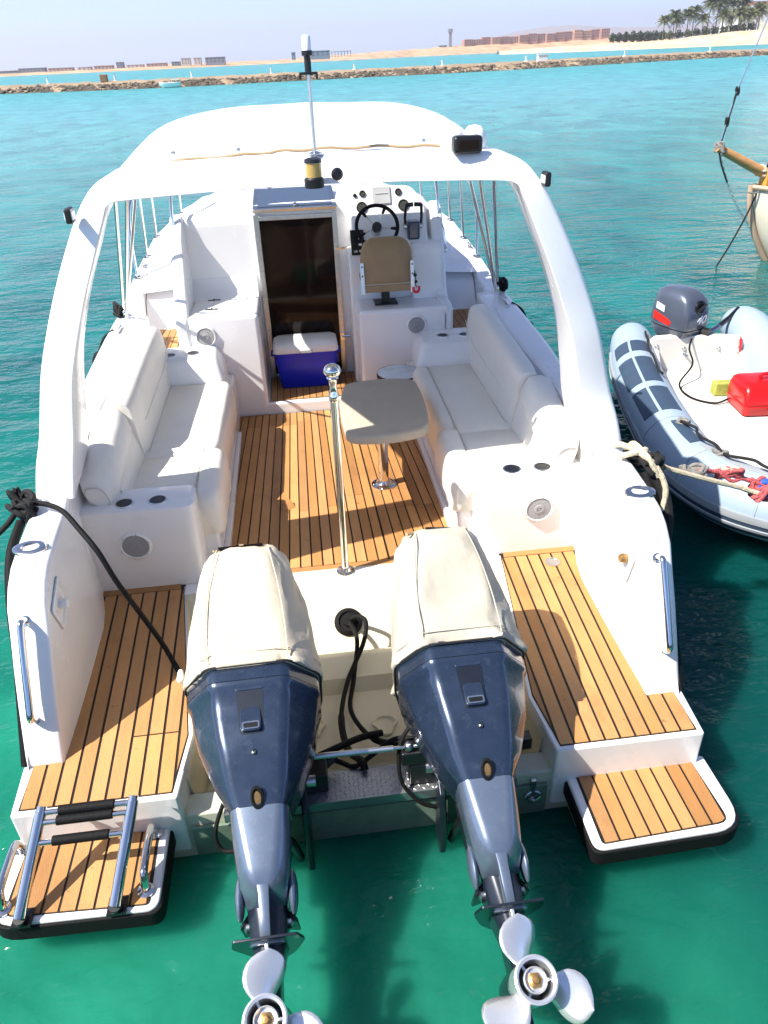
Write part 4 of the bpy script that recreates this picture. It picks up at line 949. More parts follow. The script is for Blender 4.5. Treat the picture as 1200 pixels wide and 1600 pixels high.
# ------------------------------------------------------------------ twin outboards
PH = math.radians(20)
EU = V(0, math.cos(PH), math.sin(PH)); EA = V(0, -math.sin(PH), math.cos(PH)); ED = V(0,-.878,.344)
def motor(x0, label, mirror):
    t = thing('outboard_motor', label, 'outboard motor', (x0,-.05,.30), 'twin outboard motors tilted out of the water')
    sx = -1 if mirror else 1
    rl = -.034 if mirror else .0
    def P(x, u, a): return V(x0,0,0)+ED + V(x*1.03 + rl*u,0,-rl*x*.4) + EU*u + EA*a
    def ring(u, hw, hwb, back, ch, front, hwf, r=.02, nb=3):
        pts = [(-hwb,back),(hwb,back),(hw,back-ch),(hw*.97,(back+front)/2-.04),(hwf,front),(-hwf,front),(-hw*.97,(back+front)/2-.04),(-hw,back-ch)]
        return rr([P(x,u,a) for x,a in pts], r, nb)
    def B(b, name, m, par=None, **k): return build(b, name, m, par or t, **k)
    low = [ring(1.165,.244,.135,.235,.15,-.44,.19,.026,4),ring(1.13,.252,.140,.243,.15,-.45,.20,.026,4),ring(1.075,.254,.140,.246,.15,-.45,.20,.026,4)]
    B(MB().loft(low), 'upper_cowl', NAVY, smooth=48)
    B(MB().loft([ring(1.0765,.251,.138,.242,.15,-.44,.19),ring(1.0715,.251,.138,.242,.15,-.44,.19)]), 'cowl_seam', CAULK, smooth=0)
    low = [ring(1.0725,.254,.140,.246,.15,-.45,.20,.026,4),ring(1.052,.253,.138,.245,.15,-.44,.19,.026,4),ring(1.040,.242,.132,.234,.145,-.42,.17,.026,4),
           ring(.94,.226,.124,.229,.14,-.38,.14,.026,4),ring(.867,.208,.116,.224,.13,-.34,.12,.026,4),ring(.80,.183,.106,.208,.11,-.30,.10,.026,4),ring(.72,.150,.098,.183,.07,-.26,.08,.026,4),ring(.655,.112,.088,.160,.05,-.22,.07,.026,4),ring(.635,.102,.082,.154,.04,-.20,.06,.026,4)]
    B(MB().loft(low), 'lower_cowl', NAVY, smooth=48)
    # latch plate, pocket with vent slot
    def quad(pts, a0, a1, r=.006): 
        A = rr([P(x,u,a0(u) if callable(a0) else a0) for x,u in pts], r, 3); C_ = rr([P(x,u,a1(u) if callable(a1) else a1) for x,u in pts], r, 3)
        return MB().loops(A, C_)
    bk = lambda u: interp(u, [(.635,.154),(.655,.160),(.72,.183),(.80,.208),(.867,.224),(.94,.229),(1.040,.234),(1.052,.245),(1.0725,.246),(1.13,.243),(1.165,.235)])
    B(quad([(-.050,1.035),(.050,1.035),(.050,1.155),(-.050,1.155)], lambda u: bk(u)-.02, lambda u: bk(u)+.0035), 'latch_plate', NAVY, bevel=.002)
    B(quad([(-.040,.868),(.040,.868),(.050,1.033),(-.050,1.033)], lambda u: bk(u)-.02, lambda u: bk(u)+.002, .012), 'latch_pocket', DARKLEG, smooth=30)
    B(quad([(-.036,.873),(.036,.873),(.036,.965),(-.036,.965)], lambda u: bk(u)-.02, lambda u: bk(u)+.020-(u-.873)*.19, .014), 'latch_handle', NAVY, smooth=30, bevel=.003)
    B(quad([(-.031,.878),(.031,.878),(.031,.908),(-.031,.908)], lambda u: bk(u)-.02, lambda u: bk(u)+.0235-(u-.873)*.19, .008), 'vent_frame', GREYBLUE, smooth=30)
    B(quad([(-.025,.883),(.025,.883),(.025,.902),(-.025,.902)], lambda u: bk(u)-.02, lambda u: bk(u)+.0245-(u-.873)*.19, .004), 'vent_slot', BLACKP, smooth=0)
    hole = P(.004,.805,.209)
    B(MB().lathe([(.0105,-.01),(.0105,.004),(.006,.005),(.006,.002),(0,.002)], hole, EA, 16), 'telltale_plug', BLACKP)
    B(MB().lathe([(.006,.005),(.004,.006),(.004,.003)], hole, EA, 14, False), 'telltale_ring', STEEL)
    ex = [P(.002+.022*math.cos(a), .655+.034*math.sin(a), .163+.08*.5*math.sin(a)*.6) for a in [2*math.pi*k/20 for k in range(20)]]
    cx = sum(ex, V(0,0,0))/20
    B(MB().loft([[p-EA*.02 for p in ex], [p+EA*.010 for p in ex], [cx+(p-cx)*.72+EA*.012 for p in ex], [cx+(p-cx)*.6+EA*.002 for p in ex]]), 'idle_outlet', RUBBER)
    B(MB().loft([[cx+(p-cx)*.58+EA*.003 for p in ex],[cx+(p-cx)*.3+EA*.004 for p in ex]]), 'outlet_liner', BRASS)
    # midsection: polished silver-blue casing, exhaust rib
    mid = [ring(.640,.101,.078,.150,.035,-.16,.06,.018),ring(.60,.101,.072,.147,.04,-.15,.06,.02),ring(.52,.096,.060,.139,.045,-.13,.05,.02),ring(.44,.088,.048,.131,.05,-.11,.05,.02),ring(.395,.080,.036,.122,.05,-.10,.045,.02),ring(.365,.072,.020,.098,.05,-.10,.04,.015),ring(.33,.066,.014,.045,.04,-.10,.04,.01)]
    B(MB().loft(mid), 'midsection', GREYBLUE, smooth=45)
    rib = [rr([P(-w,u,a-.06),P(-w,u,a),P(w,u,a),P(w,u,a-.06)], .005, 2) for u, w, a in ((.40,.022,.118),(.36,.017,.112),(.30,.016,.108),(.238,.015,.106),(.232,.015,.10))]
    B(MB().loft(rib), 'exhaust_rib', GREYBLUE, smooth=45)
    leg = [ring(.62,.075,.05,.06,.03,-.24,.04,.015),ring(.42,.072,.04,.05,.03,-.24,.035,.015),ring(.33,.066,.03,.040,.03,-.22,.03,.012),ring(.235,.060,.022,.055,.04,-.20,.02,.012),ring(.20,.050,.02,.06,.03,-.19,.015,.012),ring(.13,.032,.014,.07,.03,-.17,.008,.008),ring(.04,.030,.014,.075,.03,-.165,.008,.008)]
    B(MB().loft(leg), 'gearcase_leg', DARKLEG, smooth=45)
    for s in (-1, 1):
        el = MB().ball((0,0,0), (.018,.050,.075), 16, 9)
        M = frame(P(s*.088,.375,.0), (1,0,0), EA)
        B(el.xf(M), 'mount_cover', GREYBLUE)
        B(MB().lathe([(.02,0),(.02,.012),(.01,.02),(0,.021)], P(s*.062,.29,-.03), (s,0,0), 12), 'mount_bolt', STEEL)
        fin = MB().loops([P(s*.05,.34,.02),P(s*.095,.30,-.03),P(s*.095,.295,-.15),P(s*.05,.31,-.20)], [P(s*.05,.325,.02),P(s*.095,.285,-.03),P(s*.095,.28,-.15),P(s*.05,.295,-.20)])
        B(fin, 'splash_plate', DARKLEG, bevel=.004)
    plate = rr([P(-.10,.222,.135),P(.10,.222,.135),P(.118,.222,.03),P(.072,.222,-.18),P(.02,.222,-.30),P(-.02,.222,-.30),P(-.072,.222,-.18),P(-.118,.222,.03)], [.006,.006,.03,.05,.02,.02,.05,.03], 3)
    B(MB().loops(plate, [p+EU*.009 for p in plate]), 'cavitation_plate', DARKLEG, bevel=.002)
    B(MB().loft([[P(.058*math.cos(a), h, .062+.026*math.sin(a)) for a in [2*math.pi*k/22 for k in range(22)]] for h in (.222,.2165)]), 'anode', STEEL)
    tabp = [(.10,.217),(.095,.16),(.075,.125),(.06,.15),(.05,.217)]
    B(MB().loops([P(-.006,u,a) for a,u in tabp], [P(.006,u,a) for a,u in tabp]), 'trim_tab', PROPW, bevel=.003)
    gc = MB().lathe([(.0,-.30),(.022,-.285),(.045,-.23),(.060,-.14),(.064,-.05),(.063,.03),(.060,.075)], P(0,0,0), EA, 26)
    B(gc, 'gearcase', DARKLEG)
    sk = [(-.12,-.055),(.03,-.055),(.055,-.20),(.02,-.215),(-.06,-.15)]
    B(MB().loops([P(-.006,u,a) for a,u in sk], [P(.006,u,a) for a,u in sk]), 'skeg', DARKLEG, bevel=.004)
    # propeller
    pr = B(MB().lathe([(.058,.08),(.061,.10),(.062,.22),(.065,.249),(.060,.251),(.052,.247),(.051,.215),(.051,.09)], P(0,0,0), EA, 32, False), 'propeller', PROPW)
    B(MB().lathe([(.036,.12),(.036,.235),(.032,.238),(.030,.225),(.012,.222),(.012,.12)], P(0,0,0), EA, 24), 'hub_core', PROPW, pr)
    B(MB().lathe([(.022,.215),(.022,.232),(.012,.236),(.010,.246),(0,.247)], P(0,0,0), EA, 6), 'prop_nut', BRASS, pr)
    for k in range(3):
        a = math.radians(90+120*k+30); d = V(math.cos(a),0,0)+EU*math.sin(a); tt = V(-math.sin(a),0,0)+EU*math.cos(a)
        B(MB().loops([P(0,0,.2)+d*.034-tt*.004,P(0,0,.2)+d*.053-tt*.004,P(0,0,.2)+d*.053+tt*.004,P(0,0,.2)+d*.034+tt*.004], [P(0,0,.12)+d*.034-tt*.004,P(0,0,.12)+d*.053-tt*.004,P(0,0,.12)+d*.053+tt*.004,P(0,0,.12)+d*.034+tt*.004]), 'hub_web', PROPW, pr, smooth=0)
    for k in range(3):
        a0 = math.radians((104 if not mirror else 100)+120*k); rows = []
        for i in range(11):
            r = .054+.134*math.sin(i/10*math.pi/2); c = interp(r, [(.054,.070),(.08,.100),(.11,.140),(.14,.156),(.160,.145),(.173,.112),(.182,.07),(.188,.012)])
            be = math.atan(.32/(2*math.pi*r)); sk_ = .26*((r-.054)/.134)**1.5; row = []
            for j in range(9):
                q = (j/8-.5)*c; th = a0 - sk_*.9 + q*math.cos(be)/r*.92
                d = V(math.cos(th),0,0)+EU*math.sin(th)
                ax = .165 + q*math.sin(be) + .10*(r-.054) + .010*math.sin(math.pi*j/8)
                row.append(P(0,0,ax)+d*r)
            rows.append(row)
        build(MB().grid(rows), 'blade', PROPW, pr, smooth=180, solid=.004)
    # clamp bracket and tilt gear (stays with the transom)
    for s in (-1, 1):
        pl = [(-.14,-.02),(-.17,.18),(-.13,.36),(-.02,.42),(.10,.40),(.13,.32),(.02,.30),(-.035,.26),(-.035,-.02)]
        B(MB().loops([V(x0+s*.12-.014,y,z) for y,z in pl], [V(x0+s*.12+.014,y,z) for y,z in pl]), 'clamp_bracket', DARKLEG, bevel=.008)
        B(MB().tube([V(x0+s*.075,-.10,.03), V(x0+s*.06,-.20,.28), P(s*.05,.62,-.20)], .018, 10), 'tilt_ram', BLACKP)
    B(MB().tube([V(x0-.17,.0,.385), V(x0+.17,.0,.385)], .024, 14), 'tilt_tube', STEEL)
    B(MB().loft([rr([P(-.07,u,f0),P(.07,u,f0),P(.06,u,f1),P(-.06,u,f1)], .02, 3) for u, f0, f1 in ((1.0,-.22,-.44),(.80,-.20,-.42),(.6,-.20,-.34),(.45,-.2,-.29))]), 'swivel_bracket', DARKLEG, smooth=45)
    B(MB().box(x0-.13,x0+.13,.02,.13,.277,.335), 'steering_arm_base', BLACKP, bevel=.01)
    # canvas jacket: thing of its own
    return t, P, ring
mL, PL, ringL = motor(-.40, 'navy outboard motor tilted up on the left, behind the ladder side of the stern', True)
mR, PR, ringR = motor(.40, 'navy outboard motor tilted up on the right, its propeller fully in view', False)
def jacket(ring, P, m, label, seed, gap):
    R_ = random.Random(seed)
    t = thing('motor_cover', label, 'motor cover', tuple(P(0,1.334,0)), 'canvas covers over the motor heads')
    secs = [(1.130,.259,.150,.252,.155,-.45,.205),(1.145,.263,.152,.256,.155,-.46,.205),(1.20,.260,.152,.262,.155,-.46,.20),(1.30,.250,.148,.270,.15,-.455,.195),(1.42,.230,.136,.272,.14,-.44,.18),(1.53,.202,.118,.262,.125,-.42,.155),(1.60,.180,.105,.238,.095,-.40,.14),(1.635,.155,.092,.190,.08,-.36,.12),(1.645,.10,.06,.10,.05,-.25,.08)]
    rings = []
    for u, hw, hwb, bk_, ch, fr_, hwf in secs:
        u = 1.13+(u-1.13)*1.2
        rg = ring(u, hw, hwb, bk_, ch, fr_, hwf, .055, 5); c = sum(rg, V(0,0,0))/len(rg)
        out = []
        for i, p in enumerate(rg):
            w = .009*math.sin(i*.7+seed+u*9)*math.sin(u*19+i*.31+seed) + .005*math.sin(i*1.3+u*33+seed) + (.011*math.sin(i*1.05+seed*3)+.006 if u < 1.15 else 0)
            out.append(p + (p-c).normalized()*w)
        rings.append(out)
    # refine along u
    n = len(rings[0]); cols = [cr([r[i] for r in rings], 4) for i in range(n)]
    rings = [[cols[i][k] for i in range(n)] for k in range(len(cols[0]))]
    for k, r in enumerate(rings):
        c = sum(r, V(0,0,0))/n
        for i in range(n):
            am = .0035 if k < 6 else .0025
            r[i] = r[i] + (r[i]-c).normalized()*(am*math.sin(i*1.7+k*.8+seed*2)*math.sin(k*.9+i*.23) + (.003*math.sin(i*2.9+seed) if k < 5 else 0))
    build(MB().loft(rings), 'jacket', m, t, smooth=65)
    h = cr(ring(1.132,.261,.151,.253,.155,-.45,.205,.03,4), 1, True)
    build(MB().tube(h+[h[0]], .0055, 6), 'hem_cord', HEM, t)
    h2 = [p + EU*.05 for p in cr(ring(1.132,.2645,.154,.2615,.155,-.46,.204,.03,4), 1, True)]
    build(MB().tube(h2+[h2[0]], .0022, 5), 'hem_stitch', m, t)
    for s in (-1, 1):
        sm = cr([P(s*x,1.13+(u-1.13)*1.2,a+.003) for x,u,a in ((.151,1.15,.256),(.152,1.2,.262),(.148,1.3,.270),(.136,1.42,.272),(.118,1.53,.262),(.105,1.60,.238))], 4)
        build(MB().tube([p-EA*.002 for p in sm], .003, 6), 'seam', m, t)
    # air slot under the front of the top panel
    if gap:
        q = [P(-.10,1.708,.232),P(.085,1.708,.232),P(.075,1.738,.170),P(-.085,1.738,.170)]
        q = [p+(EU*.7+EA*.7)*.006 for p in q]
        build(MB().loops(q, [p-(EU+EA)*.01 for p in q]), 'air_opening', DGLASS, t, smooth=0)
        q = [P(-.012,1.701,.240),P(.006,1.701,.240),P(.004,1.742,.168),P(-.012,1.742,.168)]; q = [p+(EU*.7+EA*.7)*.010 for p in q]
        build(MB().loops(q, [p-(EU+EA)*.004 for p in q]), 'strap', TANTRIM, t, smooth=0)
        build(MB().tube(cr([P(-.12,1.701,.226),P(-.09,1.742,.165),P(0,1.756,.15),P(.08,1.742,.165),P(.10,1.701,.226)], 5), .005, 6), 'opening_trim', TANTRIM, t)
    else:
        build(MB().tube(cr([P(-.05,1.736,.20),P(-.01,1.749,.17),P(.05,1.742,.18),P(.10,1.706,.222)], 5), [.004,.007,.008,.010,.010,.010,.009,.008,.007,.006,.005,.005,.005,.005,.004,.003][:16], 6), 'opening_fold', HEM, t)
        build(MB().tube(cr([P(-.14,1.694,.225),P(-.06,1.744,.17),P(0,1.760,.15),P(.08,1.748,.16),P(.12,1.694,.222)], 5), .008, 6), 'opening_trim', TANTRIM, t)
    return t
jacket(ringL, PL, CANVAS, 'clean cream canvas cover over the left motor head', 1, True)
jacket(ringR, PR, CANVAS_SHADE, 'creased cream canvas cover over the right motor head, shade painted into its colour', 4, False)
# steering link and control cables
t = thing('steering_link', 'steel steering rod joining the two outboard motors', 'steering rod', (0,.02,.48))
build(MB().tube([(-.30,.05,.472),(.10,.03,.487)], .0125, 12), 'rod', STEEL, t)
build(MB().tube([(.10,.03,.487),(.30,.02,.497)], .008, 10), 'threaded_end', CHROME, t)
for x in (.165,.275): build(MB().ball((x,.028,.492), .022, 14, 8), 'ball_joint', STEEL, t)
build(MB().box(.13,.34,.0,.09,.40,.475), 'rod_bracket', BLACKP, t, bevel=.01)
c1 = cr([(-.012,1.10,.29),(.03,1.04,.37),(.075,.98,.38),(.05,.90,.30),(-.05,.72,.22),(-.10,.50,.20),(-.085,.30,.21),(-.03,.14,.30),(-.02,.10,.29)], 8)
solo(MB().tube(c1, [.012]*40+[.017]*(len(c1)-40), 10), 'control_cable', RUBBER, 'black control cable running from the boot straight down to the tread plate', 'cable')
c2 = cr([(-.012,1.09,.285),(.0,1.02,.33),(.02,.92,.30),(-.02,.74,.20),(-.05,.56,.18),(.02,.36,.21),(.12,.24,.27),(.24,.16,.33),(.32,.10,.36)], 8)
solo(MB().tube(c2, [.012]*42+[.016]*(len(c2)-42), 10), 'control_cable', RUBBER, 'black control cable curving right to the right motor', 'cable')
c3 = cr([(-.30,.16,.30),(-.16,.22,.30),(-.02,.30,.27),(.08,.34,.24)], 8)
solo(MB().tube(c3, .016, 10), 'motor_harness', RUBBER, 'short thick black hose lying across the well from the left motor', 'cable')
c4 = cr([(-.52,.10,.42),(-.60,.02,.34),(-.66,-.06,.22),(-.64,-.10,.15),(-.58,-.12,.16)], 8)
solo(MB().tube(c4, .009, 8), 'motor_harness', RUBBER, 'thin black hose looping outside the left motor bracket', 'cable')
c5 = cr([(.20,.10,.56),(.14,.06,.50),(.12,.02,.42),(.13,-.02,.32),(.20,-.06,.24),(.27,-.06,.20)], 8)
solo(MB().tube(c5, .009, 8).ball((.175,.11,.60), (.03,.025,.025)), 'motor_harness', RUBBER, 'thin black hose hanging in front of the right motor bracket', 'cable')
solo(MB().box(.565,.70,.05,.10,.36,.42).lathe([(.012,0),(.012,.012)], (.66,.048,.39), (0,-1,0), 10), 'rod_end_bracket', BLACKP, 'small black steel bracket to the right of the right motor', 'bracket')

solo(MB().tube(cr([(-.14,.14,.36),(-.20,.10,.34),(-.26,.06,.36),(-.31,.02,.42)], 6), .02, 9).box(-.36,-.18,.02,.12,.277,.38), 'tilt_pump', BLACKP, 'black tilt pump block on the tread plate beside the left motor', 'pump', bevel=.012)
solo(MB().tube(cr([(.22,.14,.40),(.12,.18,.37),(.02,.16,.31),(-.06,.13,.285),(-.12,.16,.285),(-.2,.2,.30)], 8), .011, 8), 'motor_harness', RUBBER, 'thin black wire loom lying along the tread plate between the motors', 'cable')
solo(MB().box(.16,.36,.0,.12,.277,.40).tube([(.18,.06,.40),(.18,.06,.47)], .018, 10).tube([(.30,.06,.40),(.30,.05,.47)], .018, 10), 'tilt_pump', BLACKP, 'black tilt pump block on the tread plate beside the right motor', 'pump', bevel=.012)
# ------------------------------------------------------------------ lines on the motor boat
def twisted(pts, r, n=8):
    """three-strand rope: wavy radius along a smooth path"""
    P = cr(pts, 8); return MB().tube(P, [r*(1+.07*math.sin(i*2.1)) for i in range(len(P))], n)
def knot(c, R, r, seed, turns=5):
    g = random.Random(seed); pts = []
    for i in range(turns*7):
        a = i*2*math.pi/7; ph = g.uniform(-.6,.6)
        pts.append((c[0]+R[0]*math.cos(a+.5*i/7)*(.55+.45*g.random()), c[1]+R[1]*math.sin(a)*(.5+.5*g.random()), c[2]+R[2]*(g.uniform(-1,1))))
    return MB().tube(cr(pts, 5), r, 7)
t = solo(MB().tube(cr([(-1.44,1.10,1.20),(-1.36,1.06,1.205),(-1.28,1.0,1.195),(-1.20,.912,1.145),(-1.12,.83,1.07),(-1.06,.79,.92),(-.99,.80,.70),(-.93,.80,.52),(-.89,.755,.445),(-.86,.70,.432),(-.845,.665,.432)], 8), .0125, 10),
     'shore_cable', RUBBER, 'black shore cable running from the left cleat down to the teak deck', 'cable')
build(MB().lathe([(.0135,-.02),(.016,0),(.021,.035),(.017,.05),(.010,.052)], (-.846,.672,.432), (.15,-1,0), 12), 'white_plug', WHITEP, t)
build(knot((-1.50,1.12,1.175), (.075,.095,.055), .013, 3, 6), 'cable_knot', ROPEB, t)
solo(MB().tube(cr([(-1.52,1.10,1.17),(-1.60,1.02,1.10),(-1.85,.90,.98),(-2.3,.7,.86)], 8), .014, 9), 'stern_line', ROPEB, 'black stern line leading off the left cleat to the edge of the picture', 'rope')
solo(MB().tube(cr([(-1.50,1.05,1.13),(-1.52,.90,1.06),(-1.515,.75,.93),(-1.50,.62,.76),(-1.47,.53,.58),(-1.455,.46,.46)], 6), .022, 10), 'fender_hose', RUBBER, 'fat black hose hanging down the outside of the left stern wing', 'hose')
solo(MB().tube(cr([(1.53,1.05,1.10),(1.545,.95,.98),(1.54,.82,.84),(1.53,.74,.62),(1.51,.72,.42)], 6), .034, 10), 'fender_hose', RUBBER, 'fat black hose hanging down the outside of the right stern wing', 'hose')
for s, w in ((-1,'left'),(1,'right')):
    b = MB().lathe([(0,-.15),(.05,-.14),(.075,-.09),(.08,0),(.075,.09),(.05,.14),(.016,.16),(0,.19)], (s*1.665,3.62,.93), (0,0,1), 20)
    f = solo(b, 'fender', RUBBER, 'black fender hanging outside the %s gunwale near the canopy pole' % w, 'fender')
    build(twisted([(s*1.66,3.62,1.11),(s*1.62,3.64,1.18),(s*1.55,3.68,1.225)], .009), 'lanyard', ROPEB, f)
    solo(knot((s*1.565,4.05,1.265), (.045,.06,.06), .012, 8+s, 4), 'rope_knot', ROPEB, 'small black knotted rope on the %s gunwale behind the canopy pole' % w, 'rope')
# cream line made fast on the right quarter, with its bight round the cleat
t = solo(twisted([(1.44,1.14,1.205),(1.50,1.07,1.215),(1.56,1.07,1.175),(1.63,1.10,1.10),(1.885,1.10,1.0),(2.08,1.105,.93),(2.26,1.08,.87),(2.7,1.0,.80),(3.4,.88,.78)], .0145), 'mooring_line', ROPEW, 'cream mooring line stretched from the right stern quarter past the dinghy', 'rope')
build(twisted([(1.42,1.20,1.19),(1.43,1.12,1.225),(1.47,1.03,1.225),(1.54,.98,1.17),(1.585,.93,1.07),(1.575,.90,.96)], .0145), 'bight', ROPEW, t)
build(twisted([(1.40,1.08,1.185),(1.44,1.03,1.225),(1.51,1.05,1.22),(1.555,1.14,1.18)], .0145), 'bight', ROPEW, t)
build(twisted([(1.49,1.17,1.20),(1.47,1.08,1.245),(1.50,.99,1.215),(1.555,.96,1.12)], .014), 'bight', ROPEW, t)
t2 = solo(knot((1.515,1.05,1.165), (.075,.10,.04), .014, 5, 6), 'cleat_lashing', ROPEB, 'black lashing wound under the cream rope on the right cleat', 'rope')
build(MB().tube(cr([(1.54,1.0,1.13),(1.59,.94,1.03),(1.60,.88,.92),(1.58,.82,.80)], 6), .028, 8), 'tail', ROPEB, t2)
# snarl of coloured cordage tied on the mooring line
t = solo(twisted([(1.86,1.13,1.03),(1.95,1.15,1.01),(2.05,1.14,.985),(2.15,1.13,.95),(2.25,1.10,.92)], .013), 'cord_bundle', ROPER, 'tangle of red, white and blue cord tied along the cream mooring line', 'cord')
build(knot((2.05,1.15,.985), (.075,.03,.03), .010, 12, 6), 'red_tangle', ROPER, t)
build(knot((2.05,1.155,1.0), (.055,.025,.02), .009, 13, 4), 'cream_tangle', ROPEW, t)
build(knot((2.23,1.10,.90), (.07,.045,.055), .011, 14, 7), 'red_tangle', ROPER, t)
build(knot((2.25,1.09,.905), (.045,.04,.04), .011, 15, 4), 'blue_tangle', ROPEBL, t)
build(knot((1.84,1.14,1.03), (.07,.03,.03), .010, 16, 5), 'dark_tangle', ROPEG, t)

# ================================================================== INFLATABLE DINGHY
rib = thing('inflatable_dinghy', 'grey inflatable dinghy with dark blue patches, moored alongside on the right', 'inflatable dinghy', (3.3,3.0,0), boat=False)
RF = V(-.22,-.9755,0); RP = V(.9755,-.22,0)
def rp(p, q, z): return V(2.92,4.22,z) + RP*p + RF*q
tp_ = [(.10,-.95,.36),(.06,-.5,.345),(0,0,.335),(-.02,.6,.33),(-.02,1.1,.33),(.0,1.65,.335),(.05,2.02,.35),(.19,2.36,.37),(.40,2.56,.39),(.60,2.62,.40)]
left_ = cr([rp(*a) for a in tp_], 8)
right_ = cr([rp(1.20-p,q+(.02 if q < -.4 else 0),z+(.16 if q < -.4 else (.07 if q < .1 else 0))) for p,q,z in tp_], 8)
path = left_ + right_[::-1][1:]
def trad(i):
    n = len(path)-1; e = min(i, n-i)
    return interp(e, [(0,.05),(1,.11),(2,.15),(4,.19),(7,.213),(30,.215),(60,.22)])
# frames: out = away from the dinghy's middle, up = z
fr_ = []
for i, p in enumerate(path):
    T = (path[min(i+1,len(path)-1)]-path[max(i-1,0)]).normalized()
    fr_.append((p, T, T.cross(V(0,0,1)).normalized(), trad(i)))
sgn = 1 if fr_[10][2].dot(-RP) > 0 else -1
def tubept(i, a, off=0):  # a: 0 = straight out, 90 = top
    p, T, o, r = fr_[i]; a = math.radians(a)
    return p + (o*sgn*math.cos(a) + V(0,0,1)*math.sin(a))*(r+off)
rings = [[tubept(i, 360*k/28) for k in range(28)] for i in range(len(path))]
build(MB().loft(rings), 'buoyancy_tube', TUBEG, rib, smooth=70)
def patch(i0, i1, a0, a1, name, m, off=.004, taper=0):
    rows = []
    for i in range(i0, i1+1):
        rows.append([tubept(i, a0+(a1-a0)*k/8, off) for k in range(9)])
    edge = [[tubept(i, a0+(a1-a0)*k/8, -.006) for k in range(9)] for i in range(i0, i1+1)]
    b = MB()
    loop = rows[0] + [r[-1] for r in rows[1:]] + rows[-1][::-1][1:] + [r[0] for r in rows[::-1][1:-1]]
    loop2 = edge[0] + [r[-1] for r in edge[1:]] + edge[-1][::-1][1:] + [r[0] for r in edge[::-1][1:-1]]
    b.grid(rows).loops(loop, loop2, False)
    return build(b, name, m, rib, smooth=50)
N = len(path)-1
for a0, a1 in ((28,66),(72,112)):
    patch(13, 17, a0, a1, 'grip_patch', TUBED); patch(19, 27, a0, a1, 'grip_patch', TUBED); patch(29, 36, a0+(4 if a0 < 60 else 0), a1-(0), 'grip_patch', TUBED)
patch(39, 47, 74, 98, 'grip_patch', TUBED)
patch(48, 96, 84, 106, 'lifeline_strip', TUBEM)
for i in (38, 50, 62, 74): # glued panel joints
    build(MB().tube([tubept(i, a, .001) for a in range(-40, 160, 8)], .0035, 5), 'panel_seam', TUBEM, rib)
patch(6, N-6, -34, -10, 'rubbing_strake', TUBED, .010); patch(10, N-10, -8, 4, 'rubbing_strake', TUBEM, .014); patch(10, N-10, -22, -17, 'rubbing_strake', TUBEM, .020)
# life line looped through patches
lf = []
for i in range(40, 92, 2): lf.append(tubept(i, 92+5*math.sin(i*.9), .022 + .028*abs(math.sin((i-40)*math.pi/12))))
build(MB().tube(cr(lf, 4), .0105, 8), 'lifeline', ROPEB, rib)
for i in (40, 52, 64, 76, 88):
    c = tubept(i, 92, .012); build(knot(c, (.04,.04,.022), .012, i, 3), 'lifeline_knot', ROPEG, rib)
lf = [tubept(i, 112, .012+.02*math.sin((i-10)*.5)**2) for i in range(9, 26, 2)]
build(MB().tube(cr(lf, 4), .0105, 8), 'lifeline', ROPEB, rib)
# rigid hull below
rows = []
for q, w, zk in ((-.22,.56,-.05),(.5,.58,-.1),(1.2,.58,-.12),(1.8,.52,-.05),(2.2,.36,.10),(2.42,.15,.25)):
    rows.append([rp(.58-w,q,.20),rp(.58-w*.9,q,.05),rp(.58,q,zk),rp(.58+w*.9,q,.05),rp(.58+w,q,.20)])
build(MB().grid(rows), 'hull', TUBEG, rib, smooth=40)
fl_ = [rp(.10,-.2,0),rp(1.06,-.2,0),rp(1.06,1.7,0),rp(.85,2.15,0),rp(.58,2.3,0),rp(.31,2.15,0),rp(.10,1.7,0)]
build(MB().loops([p+V(0,0,.20) for p in fl_], [p+V(0,0,.27) for p in fl_]), 'floor', RIBW, rib, bevel=.01)
tr2 = [(.10,.2),(1.06,.2),(1.06,.50),(.98,.585),(.80,.60),(.36,.60),(.18,.585),(.10,.50)]
trn = build(MB().loops([rp(p,-.16,z) for p,z in tr2], [rp(p,-.24,z) for p,z in tr2]), 'transom', RIBW, rib, bevel=.018, seg=3)
for p, z in ((.20,.50),(.20,.44),(.45,.48),(.76,.48),(.95,.50),(.95,.44)):
    build(MB().lathe([(.020,0),(.018,.004),(.009,.006),(.008,.012),(0,.013)], rp(p,-.158,z), RF, 12), 'bolt', STEEL, trn)
kn = [(0,.27),(.0,.48),(.05,.46),(.30,.32),(.30,.27)]
build(MB().loops([rp(.14,-.16+q,z) for q,z in kn], [rp(.22,-.16+q,z) for q,z in kn]), 'knee', RIBW, rib, bevel=.012)
build(MB().loops([rp(.94,-.16+q,z) for q,z in kn], [rp(1.02,-.16+q,z) for q,z in kn]), 'knee', RIBW, rib, bevel=.012)
build(MB().loops([rp(p,q,.27) for p,q in ((.80,.10),(1.06,.10),(1.06,.45),(.80,.45))], [rp(p,q,.37) for p,q in ((.82,.12),(1.06,.12),(1.06,.43),(.82,.43))]), 'stern_locker', RIBW, rib, bevel=.015)
i = N-12
build(MB().loft([[tubept(i, 82, .002)+RF*.05*math.cos(a)*f+RP*.025*math.sin(a)*f+V(0,0,h) for a in [2*math.pi*k/16 for k in range(16)]] for f, h in ((1,-.01),(1,.006),(.6,.012))]), 'handle_pad', TUBEM, rib)
